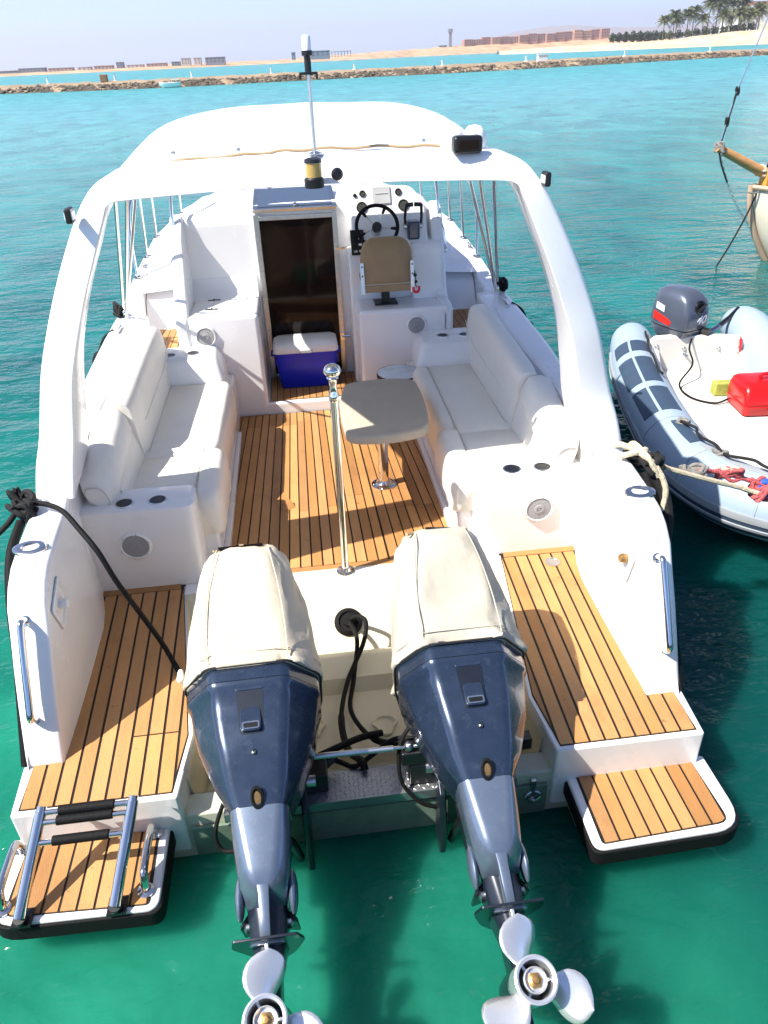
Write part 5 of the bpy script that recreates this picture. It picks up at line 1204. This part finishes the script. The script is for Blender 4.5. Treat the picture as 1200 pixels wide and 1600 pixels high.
# dinghy motor
m = thing('dinghy_outboard', 'small grey blue tiller outboard marked 40 on the dinghy transom', 'outboard motor', (3.42,4.42,.5), boat=False)
mc = V(3.40,4.50,0); mf = V(.34,-.94,0).normalized(); ms_ = V(.94,.34,0).normalized()   # front and side directions
def mp(f, s, z): return mc + mf*f + ms_*s + V(0,0,z)
def mring(z, f0, f1, hw, r): return rr([mp(f1,-hw*.80,z),mp(f1-.02,0,z),mp(f1,hw*.80,z),mp((f0+f1)/2,hw,z),mp(f0+.05,hw*.86,z),mp(f0,0,z),mp(f0+.05,-hw*.86,z),mp((f0+f1)/2,-hw,z)][::1], r, 3)
def mring(z, f0, f1, hw, r):
    L = f1-f0; return rr([mp(f1,-hw*.86,z),mp(f1,hw*.86,z),mp(f1-.36*L,hw,z),mp(f0+.2*L,hw*.9,z),mp(f0,hw*.5,z),mp(f0,-hw*.5,z),mp(f0+.2*L,-hw*.9,z),mp(f1-.36*L,-hw,z)], r, 4)
build(MB().loft([mring(.655,-.26,.24,.172,.05),mring(.67,-.265,.245,.176,.05),mring(.78,-.262,.24,.172,.055),mring(.90,-.245,.215,.158,.06),mring(.955,-.215,.165,.135,.07),mring(.985,-.16,.10,.10,.06),mring(.992,-.08,.03,.05,.03)]), 'cowl', MOTG, m, smooth=50)
build(MB().loft([mring(.643,-.258,.238,.170,.05),mring(.656,-.258,.238,.170,.05)]), 'cowl_seam', RUBBER, m)
build(MB().loft([mring(.47,-.10,.10,.085,.04),mring(.54,-.20,.16,.135,.05),mring(.60,-.25,.225,.163,.05),mring(.645,-.26,.24,.172,.05)]), 'lower_cowl', MOTG, m, smooth=50)
build(MB().loft([mring(.30,-.12,.02,.05,.03),mring(.48,-.12,.06,.07,.03)]).loft([mring(-.3,-.14,.0,.045,.03),mring(.30,-.12,.02,.05,.03)]), 'drive_leg', MOTG, m)
fM = frame(mp(.2345,.045,.865), ms_, V(-.10*mf.x,-.10*mf.y,1))
rc = build(MB().lathe([(.060,-.02),(.060,.008),(.050,.014),(.042,.006),(0,.006)], mp(.229,.01,.858), mf+V(0,0,.14), 22), 'starter_housing', BLACKP, m)
build(MB().tube([mp(.252,-.035,.835), mp(.252,.055,.885)], .010, 8), 'starter_grip', BLACKP, rc)
build(text_mb('40', .105, frame(mp(.2465,.03,.740), ms_, V(0,0,1)), .28), 'horsepower_number', mat('white lettering', (.8,.8,.8), .5), m, smooth=0, recalc=False)
sd_ = -ms_
def side(f, z, d=0): 
    return mp(f, -interp(f, [(-.16,.158),(.06,.173),(.24,.15)])-d, z)
build(MB().loops([side(-.13,.80,.0),side(-.02,.785,.0),side(-.02,.84,.0),side(-.13,.86,.0)], [side(-.13,.80,.004),side(-.02,.785,.004),side(-.02,.84,.004),side(-.13,.86,.004)]), 'white_decal', mat('white decal', (.8,.8,.8), .4), m, smooth=0)
build(MB().loops([side(-.15,.70,.002),side(.06,.675,.002),side(.085,.705,.002),side(.05,.735,.002),side(-.15,.775,.002)], [side(-.15,.70,.006),side(.06,.675,.006),side(.085,.705,.006),side(.05,.735,.006),side(-.15,.775,.006)]), 'red_decal', mat('red decal', (.62,.02,.015), .4), m, smooth=0)
tl = build(MB().tube([mp(.14,.06,.60), mp(.20,.24,.585), mp(.16,.40,.60)], [.035,.030,.026], 10), 'tiller_arm', GREYBLUE, m)
build(MB().tube([mp(.165,.38,.60), mp(.12,.56,.645), mp(.07,.72,.69)], [.026,.022,.023], 10), 'tiller_grip', BLACKP, tl)
build(MB().box(*(0,0,0,0,0,0)) if 0 else MB().tube([mp(.22,.08,.63), mp(.30,.10,.63)], .035, 8), 'shift_box', BLACKP, m)
for s in (-.075,.085):
    build(MB().tube([mp(.05,s,.52), mp(.17,s,.52), mp(.185,s,.42)], [.020,.022,.020], 8).tube([mp(.185,s,.43), mp(.26,s,.425)], .010, 8), 'transom_clamp', GREYBLUE, m)
build(MB().tube([mp(.06,-.13,.50), mp(.06,.14,.50)], .026, 10), 'tilt_tube', BLACKP, m)
kt = solo(MB().tube(cr([(3.86,4.16,.60),(3.868,4.15,.54),(3.872,4.14,.47),(3.875,4.135,.42)], 5), [.006]*3+[.012]*13, 7), 'kill_cord', REDT, 'red kill cord tag hanging from the tiller of the dinghy motor', 'cord', boat=False)
# fuel tank
ft = thing('fuel_tank', 'red plastic portable fuel tank on the white dinghy floor', 'fuel tank', (3.72,3.23,.27), boat=False)
ta = V(.975,-.10,0).normalized(); tb = V(.10,.975,0).normalized(); tc_ = V(3.74,3.33,0)
def ft_(a, b_, z): return tc_ + ta*a + tb*b_ + V(0,0,z)
def fring(z, k, sl=0): return rr([ft_(-.33+k,-.21+k+sl,z),ft_(.33-k,-.21+k+sl,z),ft_(.33-k,.17-k,z),ft_(-.33+k,.17-k,z)], .045, 4)
build(MB().loft([fring(.272,.03),fring(.285,.008),fring(.36,.0),fring(.365,.006),fring(.375,.006),fring(.38,.0),fring(.47,.004,.02),fring(.51,.016,.045),fring(.528,.036,.06),fring(.533,.07,.08)]), 'tank_body', REDP, ft, smooth=55)
build(MB().lathe([(.05,0),(.05,.022),(.03,.026),(0,.027)], ft_(.0,.03,.538), (0,0,1), 18), 'filler_cap', BLACKP, ft)
build(MB().box(tc_.x-.13,tc_.x-.05,tc_.y-.215,tc_.y-.15,.44,.48), 'hose_fitting', BLACKP, ft, bevel=.008)
build(MB().tube(cr([ft_(-.14,-.02,.52),ft_(-.14,-.02,.575),ft_(.14,-.02,.575),ft_(.14,-.02,.52)], 5), .014, 8), 'carry_handle', REDP, ft)
h = cr([mp(.20,.02,.60),mp(.30,-.12,.52),(3.36,4.02,.42),(3.18,3.86,.31),(3.17,3.62,.285),(3.30,3.46,.285),(3.43,3.48,.30),(3.50,3.52,.305)], 8)
t = solo(MB().tube(h, .0085, 8), 'fuel_hose', RUBBER, 'thin black fuel hose looping from the dinghy motor across its floor to the tank', 'hose', boat=False)
build(MB().tube([(3.47,3.50,.30),(3.52,3.53,.30),(3.58,3.55,.30),(3.63,3.56,.30)], [.012,.028,.028,.012], 12), 'primer_bulb', RUBBER, t)
build(MB().tube(cr([(3.48,3.47,.285),(3.44,3.36,.282),(3.52,3.22,.282),(3.66,3.16,.285),(3.60,3.05,.285),(3.68,3.08,.36),(3.72,3.12,.45)], 7), .0085, 8), 'hose_loop', RUBBER, t)
b = MB(); q0 = V(3.50,3.66,.272)
b.loops([q0+ta*x+tb*y for x,y in ((-.11,-.055),(.11,-.055),(.11,.055),(-.11,.055))], [q0+ta*x+tb*y+V(0,0,.115) for x,y in ((-.108,-.05),(.108,-.052),(.105,.052),(-.108,.05))])
solo(b, 'sponge_block', SPONGE, 'yellow green foam block lying on the dinghy floor by the transom', 'sponge', boat=False, bevel=.012)

# ================================================================== WOODEN SAILING BOAT (bow only is in the picture)
sb = thing('wooden_sailing_boat', 'bow of a white wooden sailing boat with bowsprit at the right edge', 'sailing boat', (8.5,9,0), boat=False)
def hullring(x):
    k = (x-6.62); w = interp(k, [(0,.02),(.25,.22),(.8,.55),(1.6,.9),(2.8,1.15),(4.5,1.2)]); zt = interp(k, [(0,1.06),(.8,.98),(2,.90),(4.5,.86)])
    zk = interp(k, [(0,.95),(.05,.80),(.12,.62),(.26,.34),(.45,.05),(.7,-.3),(1.4,-.5),(4.5,-.5)])
    pts = []
    for s in (-1, 1):
        half = [(w,zt),(w*.99,zt*.75+zk*.25),(w*.88,zt*.45+zk*.55),(w*.55,zt*.15+zk*.85)]
        pts.append([V(x, 9+s*a, z) for a, z in half])
    return pts[0] + [V(x,9,zk)] + pts[1][::-1]
xs = [6.62,6.68,6.76,6.9,7.1,7.4,7.8,8.3,9.0,9.8,10.8]
hr = [hullring(x) for x in xs]
build(MB().loft(hr, False), 'hull', SAILW, sb, smooth=60)
for idx in (0, -1):
    e = [r[idx] for r in hr]; build(MB().tube([p+V(-.01,0,.015) for p in e], .035, 8), 'toe_rail', WOODP, sb)
    e = [r[idx]*.80+r[1 if idx == 0 else -2]*.20 for r in hr]
    build(MB().tube([p+V(0,-.012 if idx == 0 else .012,0) for p in e], .012, 6), 'sheer_line', WOODP, sb)
build(MB().loft([[r[0], r[0]*.5+r[-1]*.5+V(0,0,.03), r[-1]] for r in hr], False), 'deck', WOODV, sb, smooth=60)
build(MB().tube(cr([(6.60,9,1.10),(6.615,9,.95),(6.65,9,.78),(6.72,9,.58),(6.85,9,.32),(7.05,9,.02),(7.3,9,-.28)], 6), .045, 10), 'stem_post', WOODP, sb)
build(MB().add(hr[-1], [tuple(range(len(hr[-1])))]), 'transom', SAILW, sb, smooth=0)
build(MB().tube([(8.35,9,.6),(8.35,9,5),(8.35,9,9.9)], [.075,.07,.05], 12), 'mast', WOODV, sb)
sp_ = build(MB().tube([(5.97,9,1.625),(6.3,9,1.47),(6.72,9,1.27),(7.6,9,1.02)], [.055,.066,.072,.075], 14), 'bowsprit', WOODV, sb)
build(MB().box(6.75,6.98,8.90,9.10,1.08,1.30), 'bitts', mat('orange painted wood', (.65,.30,.05), .5, var=.2), sb, bevel=.02)
for x, z, sd2 in ((5.995,1.615,21),(6.70,1.28,22)):
    build(knot((x,9,z), (.05,.085,.075), .014, sd2, 5), 'lashing', ROPEG if sd2 == 21 else ROPEW, sb)
def shroud(name, pts, r, m): return build(MB().tube(cr(pts, 6), r, 7), name, m, sb)
shroud('forestay', [(5.99,9,1.66),(6.10,9,2.30),(6.36,9,3.2),(6.75,9,4.6),(8.3,9,9.6)], .010, STEEL)
build(knot((6.035,9,1.95), (.022,.022,.06), .010, 31, 3), 'stay_lashing', ROPEB, sb); build(knot((6.11,9,2.33), (.022,.022,.05), .010, 32, 3), 'stay_lashing', ROPEB, sb)
build(MB().tube([(6.0,9,1.68),(6.10,9,2.30)], .015, 7), 'stay_tail', ROPEB, sb)
shroud('inner_stay', [(6.78,9,1.32),(6.86,9,1.75),(6.98,9,2.4),(7.4,9,4.4),(8.3,9,8.4)], .012, ROPEB)
shroud('bobstay_rope', [(5.99,8.98,1.58),(6.06,8.98,1.40),(6.20,8.98,1.16)], .012, ROPEB)
shroud('tail_rope', [(6.72,8.92,1.05),(6.62,8.9,1.0),(6.5,8.9,1.02)], .010, ROPEG)
# bobstay chain: every link
pts = cr([(6.02,9.0,1.53),(6.20,9,1.17),(6.40,9,.87),(6.62,9,.60),(6.84,9,.36)], 40)
L = 0; last = pts[0]; k = 0; acc = [pts[0]]; want = .042
for p in pts[1:]:
    if (p-acc[-1]).length >= want: acc.append(p)
lk = None; chain = bpy.data.objects.new('bobstay_chain', None); COL.objects.link(chain); chain.parent = sb
base = Vector(sb['_base'])
lm = MB().tube([(.026*math.cos(a)*(1.0), .0145*math.sin(a), 0) for a in [2*math.pi*q/12 for q in range(13)]], .0052, 5)
me = None
for i, (a, c) in enumerate(zip(acc, acc[1:])):
    d = (c-a).normalized(); sdv = V(0,1,0) if i % 2 else d.cross(V(0,1,0))
    if me is None:
        o = build(lm, 'chain_link', STEEL, chain); o.data.transform(Matrix.Translation(base)); me = o.data
    else:
        o = bpy.data.objects.new('chain_link', me); COL.objects.link(o); o.parent = chain
    o.matrix_local = Matrix.Translation((a+c)/2-base) @ frame((0,0,0), d, sdv)
solo(MB().tube(cr([(6.69,8.95,1.06),(6.58,8.93,.72),(6.40,8.90,.32),(6.27,8.88,.08),(6.18,8.86,-.06)], 6), .013, 8), 'anchor_rope', ROPEB, 'dark rope dropping from the sailing boat stem into the water', 'rope', boat=False)
# ================================================================== FAR BACKGROUND
PW = mat('white post paint', (.78,.76,.72), .6, var=.15, vscale=5)
TEALP = mat('teal lamp glass', (.08,.32,.36), .3)
def post(name):
    t = thing(name, 'small white lamp bollard on the breakwater', 'bollard', (0,0,0), 'white bollards along the breakwater', boat=False)
    build(MB().box(-.32,.32,-.3,.3,0,.16), 'plinth', PW, t, bevel=.02)
    build(MB().lathe([(.17,.16),(.14,.25),(.12,.80),(.19,.84),(.19,.90),(.10,.93)], (0,0,0), (0,0,1), 12), 'column', PW, t)
    build(MB().lathe([(.10,.93),(.13,.98),(.10,1.06),(0,1.09)], (0,0,0), (0,0,1), 12), 'lamp_head', TEALP, t)
    return t
pr = None
LAB = ['white bollard on the breakwater farthest left', 'white bollard on the breakwater beside the brown block', 'white bollard on the breakwater just right of the small boat',
       'white bollard on the breakwater left of the mast light', 'white bollard on the breakwater right of the mast light', 'white bollard on the breakwater midway between mast light and white cabinet',
       'white bollard on the breakwater just left of the white cabinet', 'teal topped white bollard on the breakwater near the palm bank', 'white bollard on the breakwater farthest right']
for lab, (x, y) in zip(LAB, ((-40.3,152),(-28.0,147),(-15.1,146),(-1.8,150),(13.1,153),(28.8,151),(45.4,155),(68.5,165),(92,176))):
    o = post('lamp_bollard') if pr is None else dup(pr)
    if pr is None: pr = o
    o.location = (x, y, .97); o['label'] = lab
solo(MB().box(-30.4,-29.2,146.6,147.6,.95,2.1), 'stone_block', mat('brown stone', (.24,.16,.09), .9, var=.3, vscale=3), 'brown stone block on the breakwater', 'stone block', boat=False, bevel=.12)
t = thing('utility_cabinet', 'low white utility cabinet on the breakwater below the long terracotta building', 'cabinet', (48.2,154,.95), boat=False)
build(MB().box(47.3,49.1,153.5,154.6,.95,2.0), 'case', PW, t, bevel=.05); build(MB().box(47.2,49.2,153.4,154.7,1.98,2.06), 'top_plate', PW, t)
t = thing('moored_dinghy', 'small white open boat afloat against the breakwater', 'small boat', (-17.2,133.4,0), boat=False)
rings = []
for x, w, z0, z1 in ((-1.75,.05,.35,.85),(-1.2,.52,-.1,.74),(-.2,.72,-.15,.66),(.9,.70,-.12,.68),(1.5,.6,-.05,.76)):
    rings.append([V(-17.2+x,133.4-w,z1),V(-17.2+x,133.4-w*.8,(z0+z1)*.45),V(-17.2+x,133.4,z0),V(-17.2+x,133.4+w*.8,(z0+z1)*.45),V(-17.2+x,133.4+w,z1)])
build(MB().loft(rings), 'hull', mat('pale blue white boat paint', (.76,.78,.78), .5), t, smooth=50)
build(MB().box(-17.6,-15.85,132.85,133.95,.66,.74), 'thwart_deck', PW, t); build(MB().box(-17.1,-15.7,132.8,134.0,1.05,1.12).box(-17.05,-17.0,132.85,132.9,.7,1.06).box(-15.8,-15.75,132.85,132.9,.7,1.06).box(-17.05,-17.0,133.9,133.95,.7,1.06).box(-15.8,-15.75,133.9,133.95,.7,1.06), 'sun_cover', PW, t)

# buildings on the far shore
GREYB = mat('grey rendered wall', (.20,.21,.25), .9); PALEB = mat('pale rendered wall', (.50,.45,.42), .9); WIN = mat('dark window', (.05,.06,.08), .3)
ROSE = mat('rose rendered wall', (.40,.28,.24), .9); TERRA = mat('terracotta wall', (.40,.185,.125), .9); TERRA2 = mat('lighter orange wall', (.52,.27,.16), .9)
def block(label, x0, x1, y, z0, z1, m, rows=2, step=4.0, name='far_building', dep=12, wname='window'):
    t = thing(name, label, 'building', ((x0+x1)/2,y,z0), 'buildings on the far shore', boat=False)
    build(MB().box(x0,x1,y,y+dep,z0-3,z1), 'wall', m, t, smooth=0)
    build(MB().box(x0-.3,x1+.3,y-.3,y+dep,z1,z1+.35), 'roof', m, t, smooth=0)
    n = max(1, int((x1-x0)/step))
    if n*rows <= 60:
        w = MB(); first = None
        for r in range(rows):
            for i in range(n):
                cx = x0+(i+.5)*(x1-x0)/n; cz = z0+(r+.55)*(z1-z0)/rows; h = (z1-z0)/rows*.25
                if first is None:
                    first = build(MB().box(cx-step*.22,cx+step*.22,y-.05,y+.06,cz-h,cz+h), wname, WIN, t, smooth=0); f0 = (cx, cz)
                else:
                    o = first.copy(); COL.objects.link(o); o.location = first.location + V(cx-f0[0],0,cz-f0[1])
    return t
block('grey low block on the far shore at the left picture edge', -330,-291,1000,1.0,4.6,GREYB)
block('long dark grey slab on the far shore, second from the left edge', -290,-262,1000,1.2,6.2,GREYB,3)
block('wide low rose building on the far shore right of the dark grey slab', -258,-232,1000,1.6,5.3,ROSE)
block('pale low house on the far shore left of the narrow dark tower block', -226,-212,1000,2,5.1,PALEB)
block('rose terrace on the far shore just left of the narrow dark tower block', -208,-188,1000,2.2,5.5,ROSE)
block('narrow dark tower block standing tallest among the low houses on the far shore', -183,-176,1000,2.5,8.2,GREYB,3,3)
block('pale terrace on the far shore right of the narrow dark tower block', -172,-154,1000,2.5,5.2,PALEB)
block('rose low terrace on the far shore left of the white twin blocks', -150,-128,1000,2.8,5.6,ROSE)
block('small grey house on the far shore beside the white twin blocks', -122,-113,1000,3,6.3,GREYB,2,3)
block('left one of two white blocks on the sandy far shore', -111,-101,1000,3.4,9.3,PALEB,3,3)
block('right one of two white blocks on the sandy far shore', -97,-89,1000,3.4,9.1,PALEB,3,3)
block('wide blue grey block on the sandy far shore right of the white blocks', -84,-62,1000,3.6,9.0,GREYB,2)
block('small ruined hut on a sandy mound left of the mast', 14,18.5,1000,6,10.2,GREYB,1,3)
block('dark slab-like building on the dune just right of the mast light', 36,58,1000,5.5,10.7,GREYB,2,5)
t = thing('concrete_frame', 'unfinished open concrete frame on the dune right of the dark building', 'building frame', (71,1000,6), 'buildings on the far shore', boat=False)
for i in range(7): build(MB().box(60+3.6*i,60.7+3.6*i,1000,1000.7,4,9.2), 'column', GREYB, t, smooth=0)
build(MB().box(59.5,83,999.5,1001.5,9.0,9.6), 'beam', GREYB, t, smooth=0)
# long terracotta resort
t = thing('resort_building', 'long terracotta apartment building of many blocks on the far dunes', 'building', (455,1500,15), 'buildings on the far shore', boat=False)
nb = 16
for i in range(nb):
    f0 = i/nb; f1 = (i+1)/nb; xa = 323+263*f0; xb = 323+263*f1-1.2; zb = 12.8+4.2*f0; h = 9.2+3.6*f0+(1.2 if i % 5 == 2 else 0)-(1.0 if i % 4 == 1 else 0)
    wl_ = build(MB().box(xa,xb,1500+(i % 3)*3,1520,zb-6,zb+h), 'wall', TERRA2 if i in (1,3,5,12,13) else TERRA, t, smooth=0)
    nwin = 5; fst = None
    for r in range(3):
        for k in range(nwin):
            cx = xa+(k+.5)*(xb-xa)/nwin; cz = zb+(r+.55)*h/3
            if fst is None: fst = build(MB().box(cx-.75,cx+.75,1499.7+(i % 3)*3,1500.2+(i % 3)*3,cz-1.1,cz+1.1), 'window', WIN, wl_, smooth=0); f_0 = (cx,cz)
            else:
                o = fst.copy(); COL.objects.link(o); o.location = fst.location+V(cx-f_0[0],0,cz-f_0[1])
    if i < nb-1: build(MB().box(xb,xb+1.2,1503,1520,zb-6,zb+h-2.2), 'stair_link', ROSE, t, smooth=0)
t = thing('lookout_tower', 'slim grey tower standing alone left of the long terracotta building', 'tower', (298,1500,11), boat=False)
build(MB().box(296,300.5,1500,1504,5,33), 'shaft', GREYB, t, smooth=0); build(MB().box(294.6,302,1499,1505,33,38.5), 'tower_head', GREYB, t, smooth=0)
block('low dark shed at the foot of the slim tower', 278,292,1500,11.5,14.5,GREYB,1,5)
# footbridge across the lagoon
t = thing('footbridge', 'low footbridge on many posts crossing the far lagoon', 'footbridge', (290,905,2), boat=False)
build(MB().loops([(228,900,1.5),(412,905,1.5),(412,907,1.5),(228,902,1.5)], [(228,900,2.0),(412,905,2.0),(412,907,2.0),(228,902,2.0)]), 'deck', PALEB, t, smooth=0)
for i in range(22):
    build(MB().box(230+8.4*i,231.2+8.4*i,901+.22*i,902.2+.22*i,-1,3.0), 'bridge_post', GREYB, t, smooth=0)
# hedge and shrubs
LEAF = mat('palm frond green', (.10,.125,.05), .7, var=.5, vscale=.5)
LEAF2 = mat('yellow green fronds', (.15,.165,.05), .7, var=.5, vscale=.5)
BUSH = mat('dark bush leaf', (.045,.07,.03), .75, var=.5, vscale=.4)
TRUNK = mat('palm trunk', (.17,.115,.07), .95, var=.3, vscale=1.5)
def leafcloud(name, c, r, n, sz, m, parent, g):
    b = MB()
    for _ in range(n):
        while True:
            p = V(g.uniform(-1,1), g.uniform(-1,1), g.uniform(-.7,1))
            if .2 < p.length < 1.0: break
        k = .75+.25*math.sin(p.x*5+c[0])*math.cos(p.z*4)
        p = V(c[0]+p.x*r[0]*k, c[1]+p.y*r[1]*k, c[2]+p.z*r[2]*k)
        d = V(g.gauss(0,1), g.gauss(0,1), g.gauss(0,.7)).normalized()*sz*g.uniform(.6,1.3); e = d.cross(V(g.gauss(0,1),g.gauss(0,1),g.gauss(0,1))).normalized()*sz*.55
        b.add([p-d, p+e, p+d, p-e], [(0,1,2,3)])
    return build(b, name, m, parent, smooth=0, recalc=False)
ORD = ['first','second','third','fourth','fifth','sixth','seventh','eighth','ninth','tenth']
g = random.Random(21)
for i in range(9):
    x = 277+5.4*i; t = thing('bush', 'dark green bush in the far hedge, %s counting from the long building' % ORD[i], 'bush', (x,700,6.5), 'bushes in the far hedge', boat=False)
    build(MB().tube([(x,700,4),(x+.3,700,8)], [.5,.3], 6), 'stem', TRUNK, t)
    leafcloud('crown', (x,700,8.3), (4.6,4,4.6+g.uniform(-.5,.8)), 620, .8, BUSH, t, g)
# palms: one trunk and crown of arching fronds per kind, then copies
def palm(x, y, z, h, R, nf, m, label, seed):
    g = random.Random(seed)
    t = thing('palm_tree', label, 'palm tree', (x,y,z), 'palm trees on the far bank', boat=False)
    lean = g.uniform(-.06,.06)
    build(MB().tube([(x,y,z-2),(x+lean*h*.3,y,z+h*.4),(x+lean*h,y,z+h)], [.42,.32,.27], 8), 'trunk', TRUNK, t)
    b = MB(); top = V(x+lean*h,y,z+h)
    for k in range(nf):
        a = 2.4*k+g.uniform(-.2,.2); el = interp(k/nf, [(0,1.25),(.35,.75),(.7,.2),(1,-.55)])+g.uniform(-.12,.12); L_ = R*g.uniform(.85,1.1)
        d = V(math.cos(a)*math.cos(el), math.sin(a)*math.cos(el), math.sin(el)); pp = top.copy(); v = d*(L_/7); spine = [pp.copy()]
        for q in range(7):
            pp = pp + v; v = v + V(0,0,-.040*L_*(.3+q*.11)); spine.append(pp.copy())
        for q in range(1, 8):
            p = spine[q]; T = (spine[q]-spine[q-1]).normalized(); sd3 = T.cross(V(0,0,1)).normalized(); w = R*.26*math.sin(math.pi*(.18+.8*q/8))
            for s in (-1, 1):
                for hh in (0, .5):
                    pq = spine[q-1].lerp(p, hh+.5); tip = pq + sd3*s*w + T*w*.55 - V(0,0,w*g.uniform(.25,.75))
                    b.add([pq - T*R*.035, pq + T*R*.035, tip], [(0,1,2)])
        b.tube(spine, [R*.012]*4+[R*.007]*4, 4)
    build(b, 'crown', m, t, smooth=0, recalc=False)
    return t
PALMS = [(254,556,6,9.5,4.6,LEAF2,'short pale palm at the left end of the palm grove'),
 (259,552,6.4,11.5,5.0,LEAF,'feathery palm second from the left in the palm grove'),(263.5,558,6.8,8.5,4.4,LEAF2,'low palm tucked between the two left feathery palms'),
 (269,553,7,11.2,5.2,LEAF,'broad palm left of the middle of the grove'),(274,556,7.2,12.4,5.4,LEAF,'tall palm in the middle of the grove, left of the gap'),
 (279,552,7.4,8.0,4.6,LEAF2,'low yellowish palm in front of the middle of the grove'),(284.5,557,7.8,16.2,5.8,LEAF,'tallest leftward palm standing above the grove'),
 (289,554,8,15.2,5.4,LEAF,'tall palm just right of the tallest leftward palm'),(292,551,8,8.6,5.4,LEAF2,'bright fan palm low in front of the white villa wing'),
 (295,557,8.4,16.4,5.6,LEAF,'tall palm with its crown cut by the top of the picture'),(300,555,8.6,15.4,5.6,LEAF,'tall palm left of the villa roof'),
 (303,551,8.6,8.8,5.6,LEAF2,'bright fan palm low in front of the villa, second from its left'),(307,556,9,14.6,5.2,LEAF,'tall palm overlapping the left corner of the villa'),
 (310,551,9,7.6,5.2,LEAF2,'bright fan palm below the villa terrace'),(316,552,9.4,9.6,5.4,LEAF2,'olive palm in front of the villa right side'),(320,556,9.8,10.6,5.0,LEAF,'palm at the right edge by the boundary wall')]
FB = lambda x, y, z: (-.108+(x+.108)*1.1, -2.05+(y+2.05)*1.1, 2.92+(z-2.92)*1.1)
for i, (x, y, z, h, R, m_, lab) in enumerate(PALMS): 
    x, y, z = FB(x, y, z); h *= 1.1; R *= 1.1
    palm(x, y, z, h, R*1.35, 38 if R > 5.1 else 32, m_, lab, 40+i)
g = random.Random(33)
for i in range(10):
    x = 281+6.8*i; t = thing('shrub', 'low green shrub under the palm grove, %s counting from its left end' % ORD[i], 'shrub', (x,604,6+.055*(x-275)), 'shrubs under the palms', boat=False)
    z = 6.6+.055*(x-275); build(MB().tube([(x,604,z-2),(x,604,z)], .3, 5), 'stem', TRUNK, t)
    leafcloud('crown', (x,604,z+.6), (4.6,2,2.8+g.uniform(0,1.4)), 320, .7, BUSH if i % 2 else LEAF, t, g)
# villa
t = thing('villa', 'white flat roofed villa among the palms at the top right', 'house', (358,633,10), boat=False)
VX = Matrix.Translation((32,57,0)) @ Matrix.Translation((326,575,2.92)) @ Matrix.Scale(1.1,4) @ Matrix.Translation((-326,-575,-2.92))
VW = mat('pale blue white render', (.62,.66,.70), .8); VT = mat('terracotta parapet', (.36,.16,.10), .9)
build(MB().box(316,345,574,590,8,21.5).xf(VX), 'wall', VW, t, smooth=0); build(MB().box(315,345,573,590,21.5,22.6).xf(VX), 'roof', VW, t, smooth=0)
build(MB().box(305.5,310.5,572,580,8,19).xf(VX), 'tower_wing', VW, t, smooth=0)
build(MB().box(322,340,576,588,22.6,25).xf(VX), 'roof_parapet', VT, t, smooth=0)
for x in (317.2,318.6,321): 
    w_ = build(MB().box(x,x+1.0,573.7,574.2,13,18).xf(VX), 'window', VW, t, smooth=0); build(MB().box(x+.15,x+.85,573.6,573.9,13.3,17.7).xf(VX), 'pane', WIN, w_, smooth=0)
build(MB().box(306.6,309.6,571.7,572.3,13.5,18).xf(VX), 'window', WIN, t, smooth=0)
t = thing('boundary_wall', 'cream garden wall at the far right above the beach', 'wall', (361,600,9), boat=False)
build(MB().loops([(316.5,546,7.6),(345,540,7.6),(345,541,7.6),(316.5,547,7.6)], [(316.5,546,12.0),(345,540,16.5),(345,541,16.5),(316.5,547,12.0)]).xf(VX), 'wall_body', mat('cream wall render', (.64,.54,.40), .9), t, smooth=0)
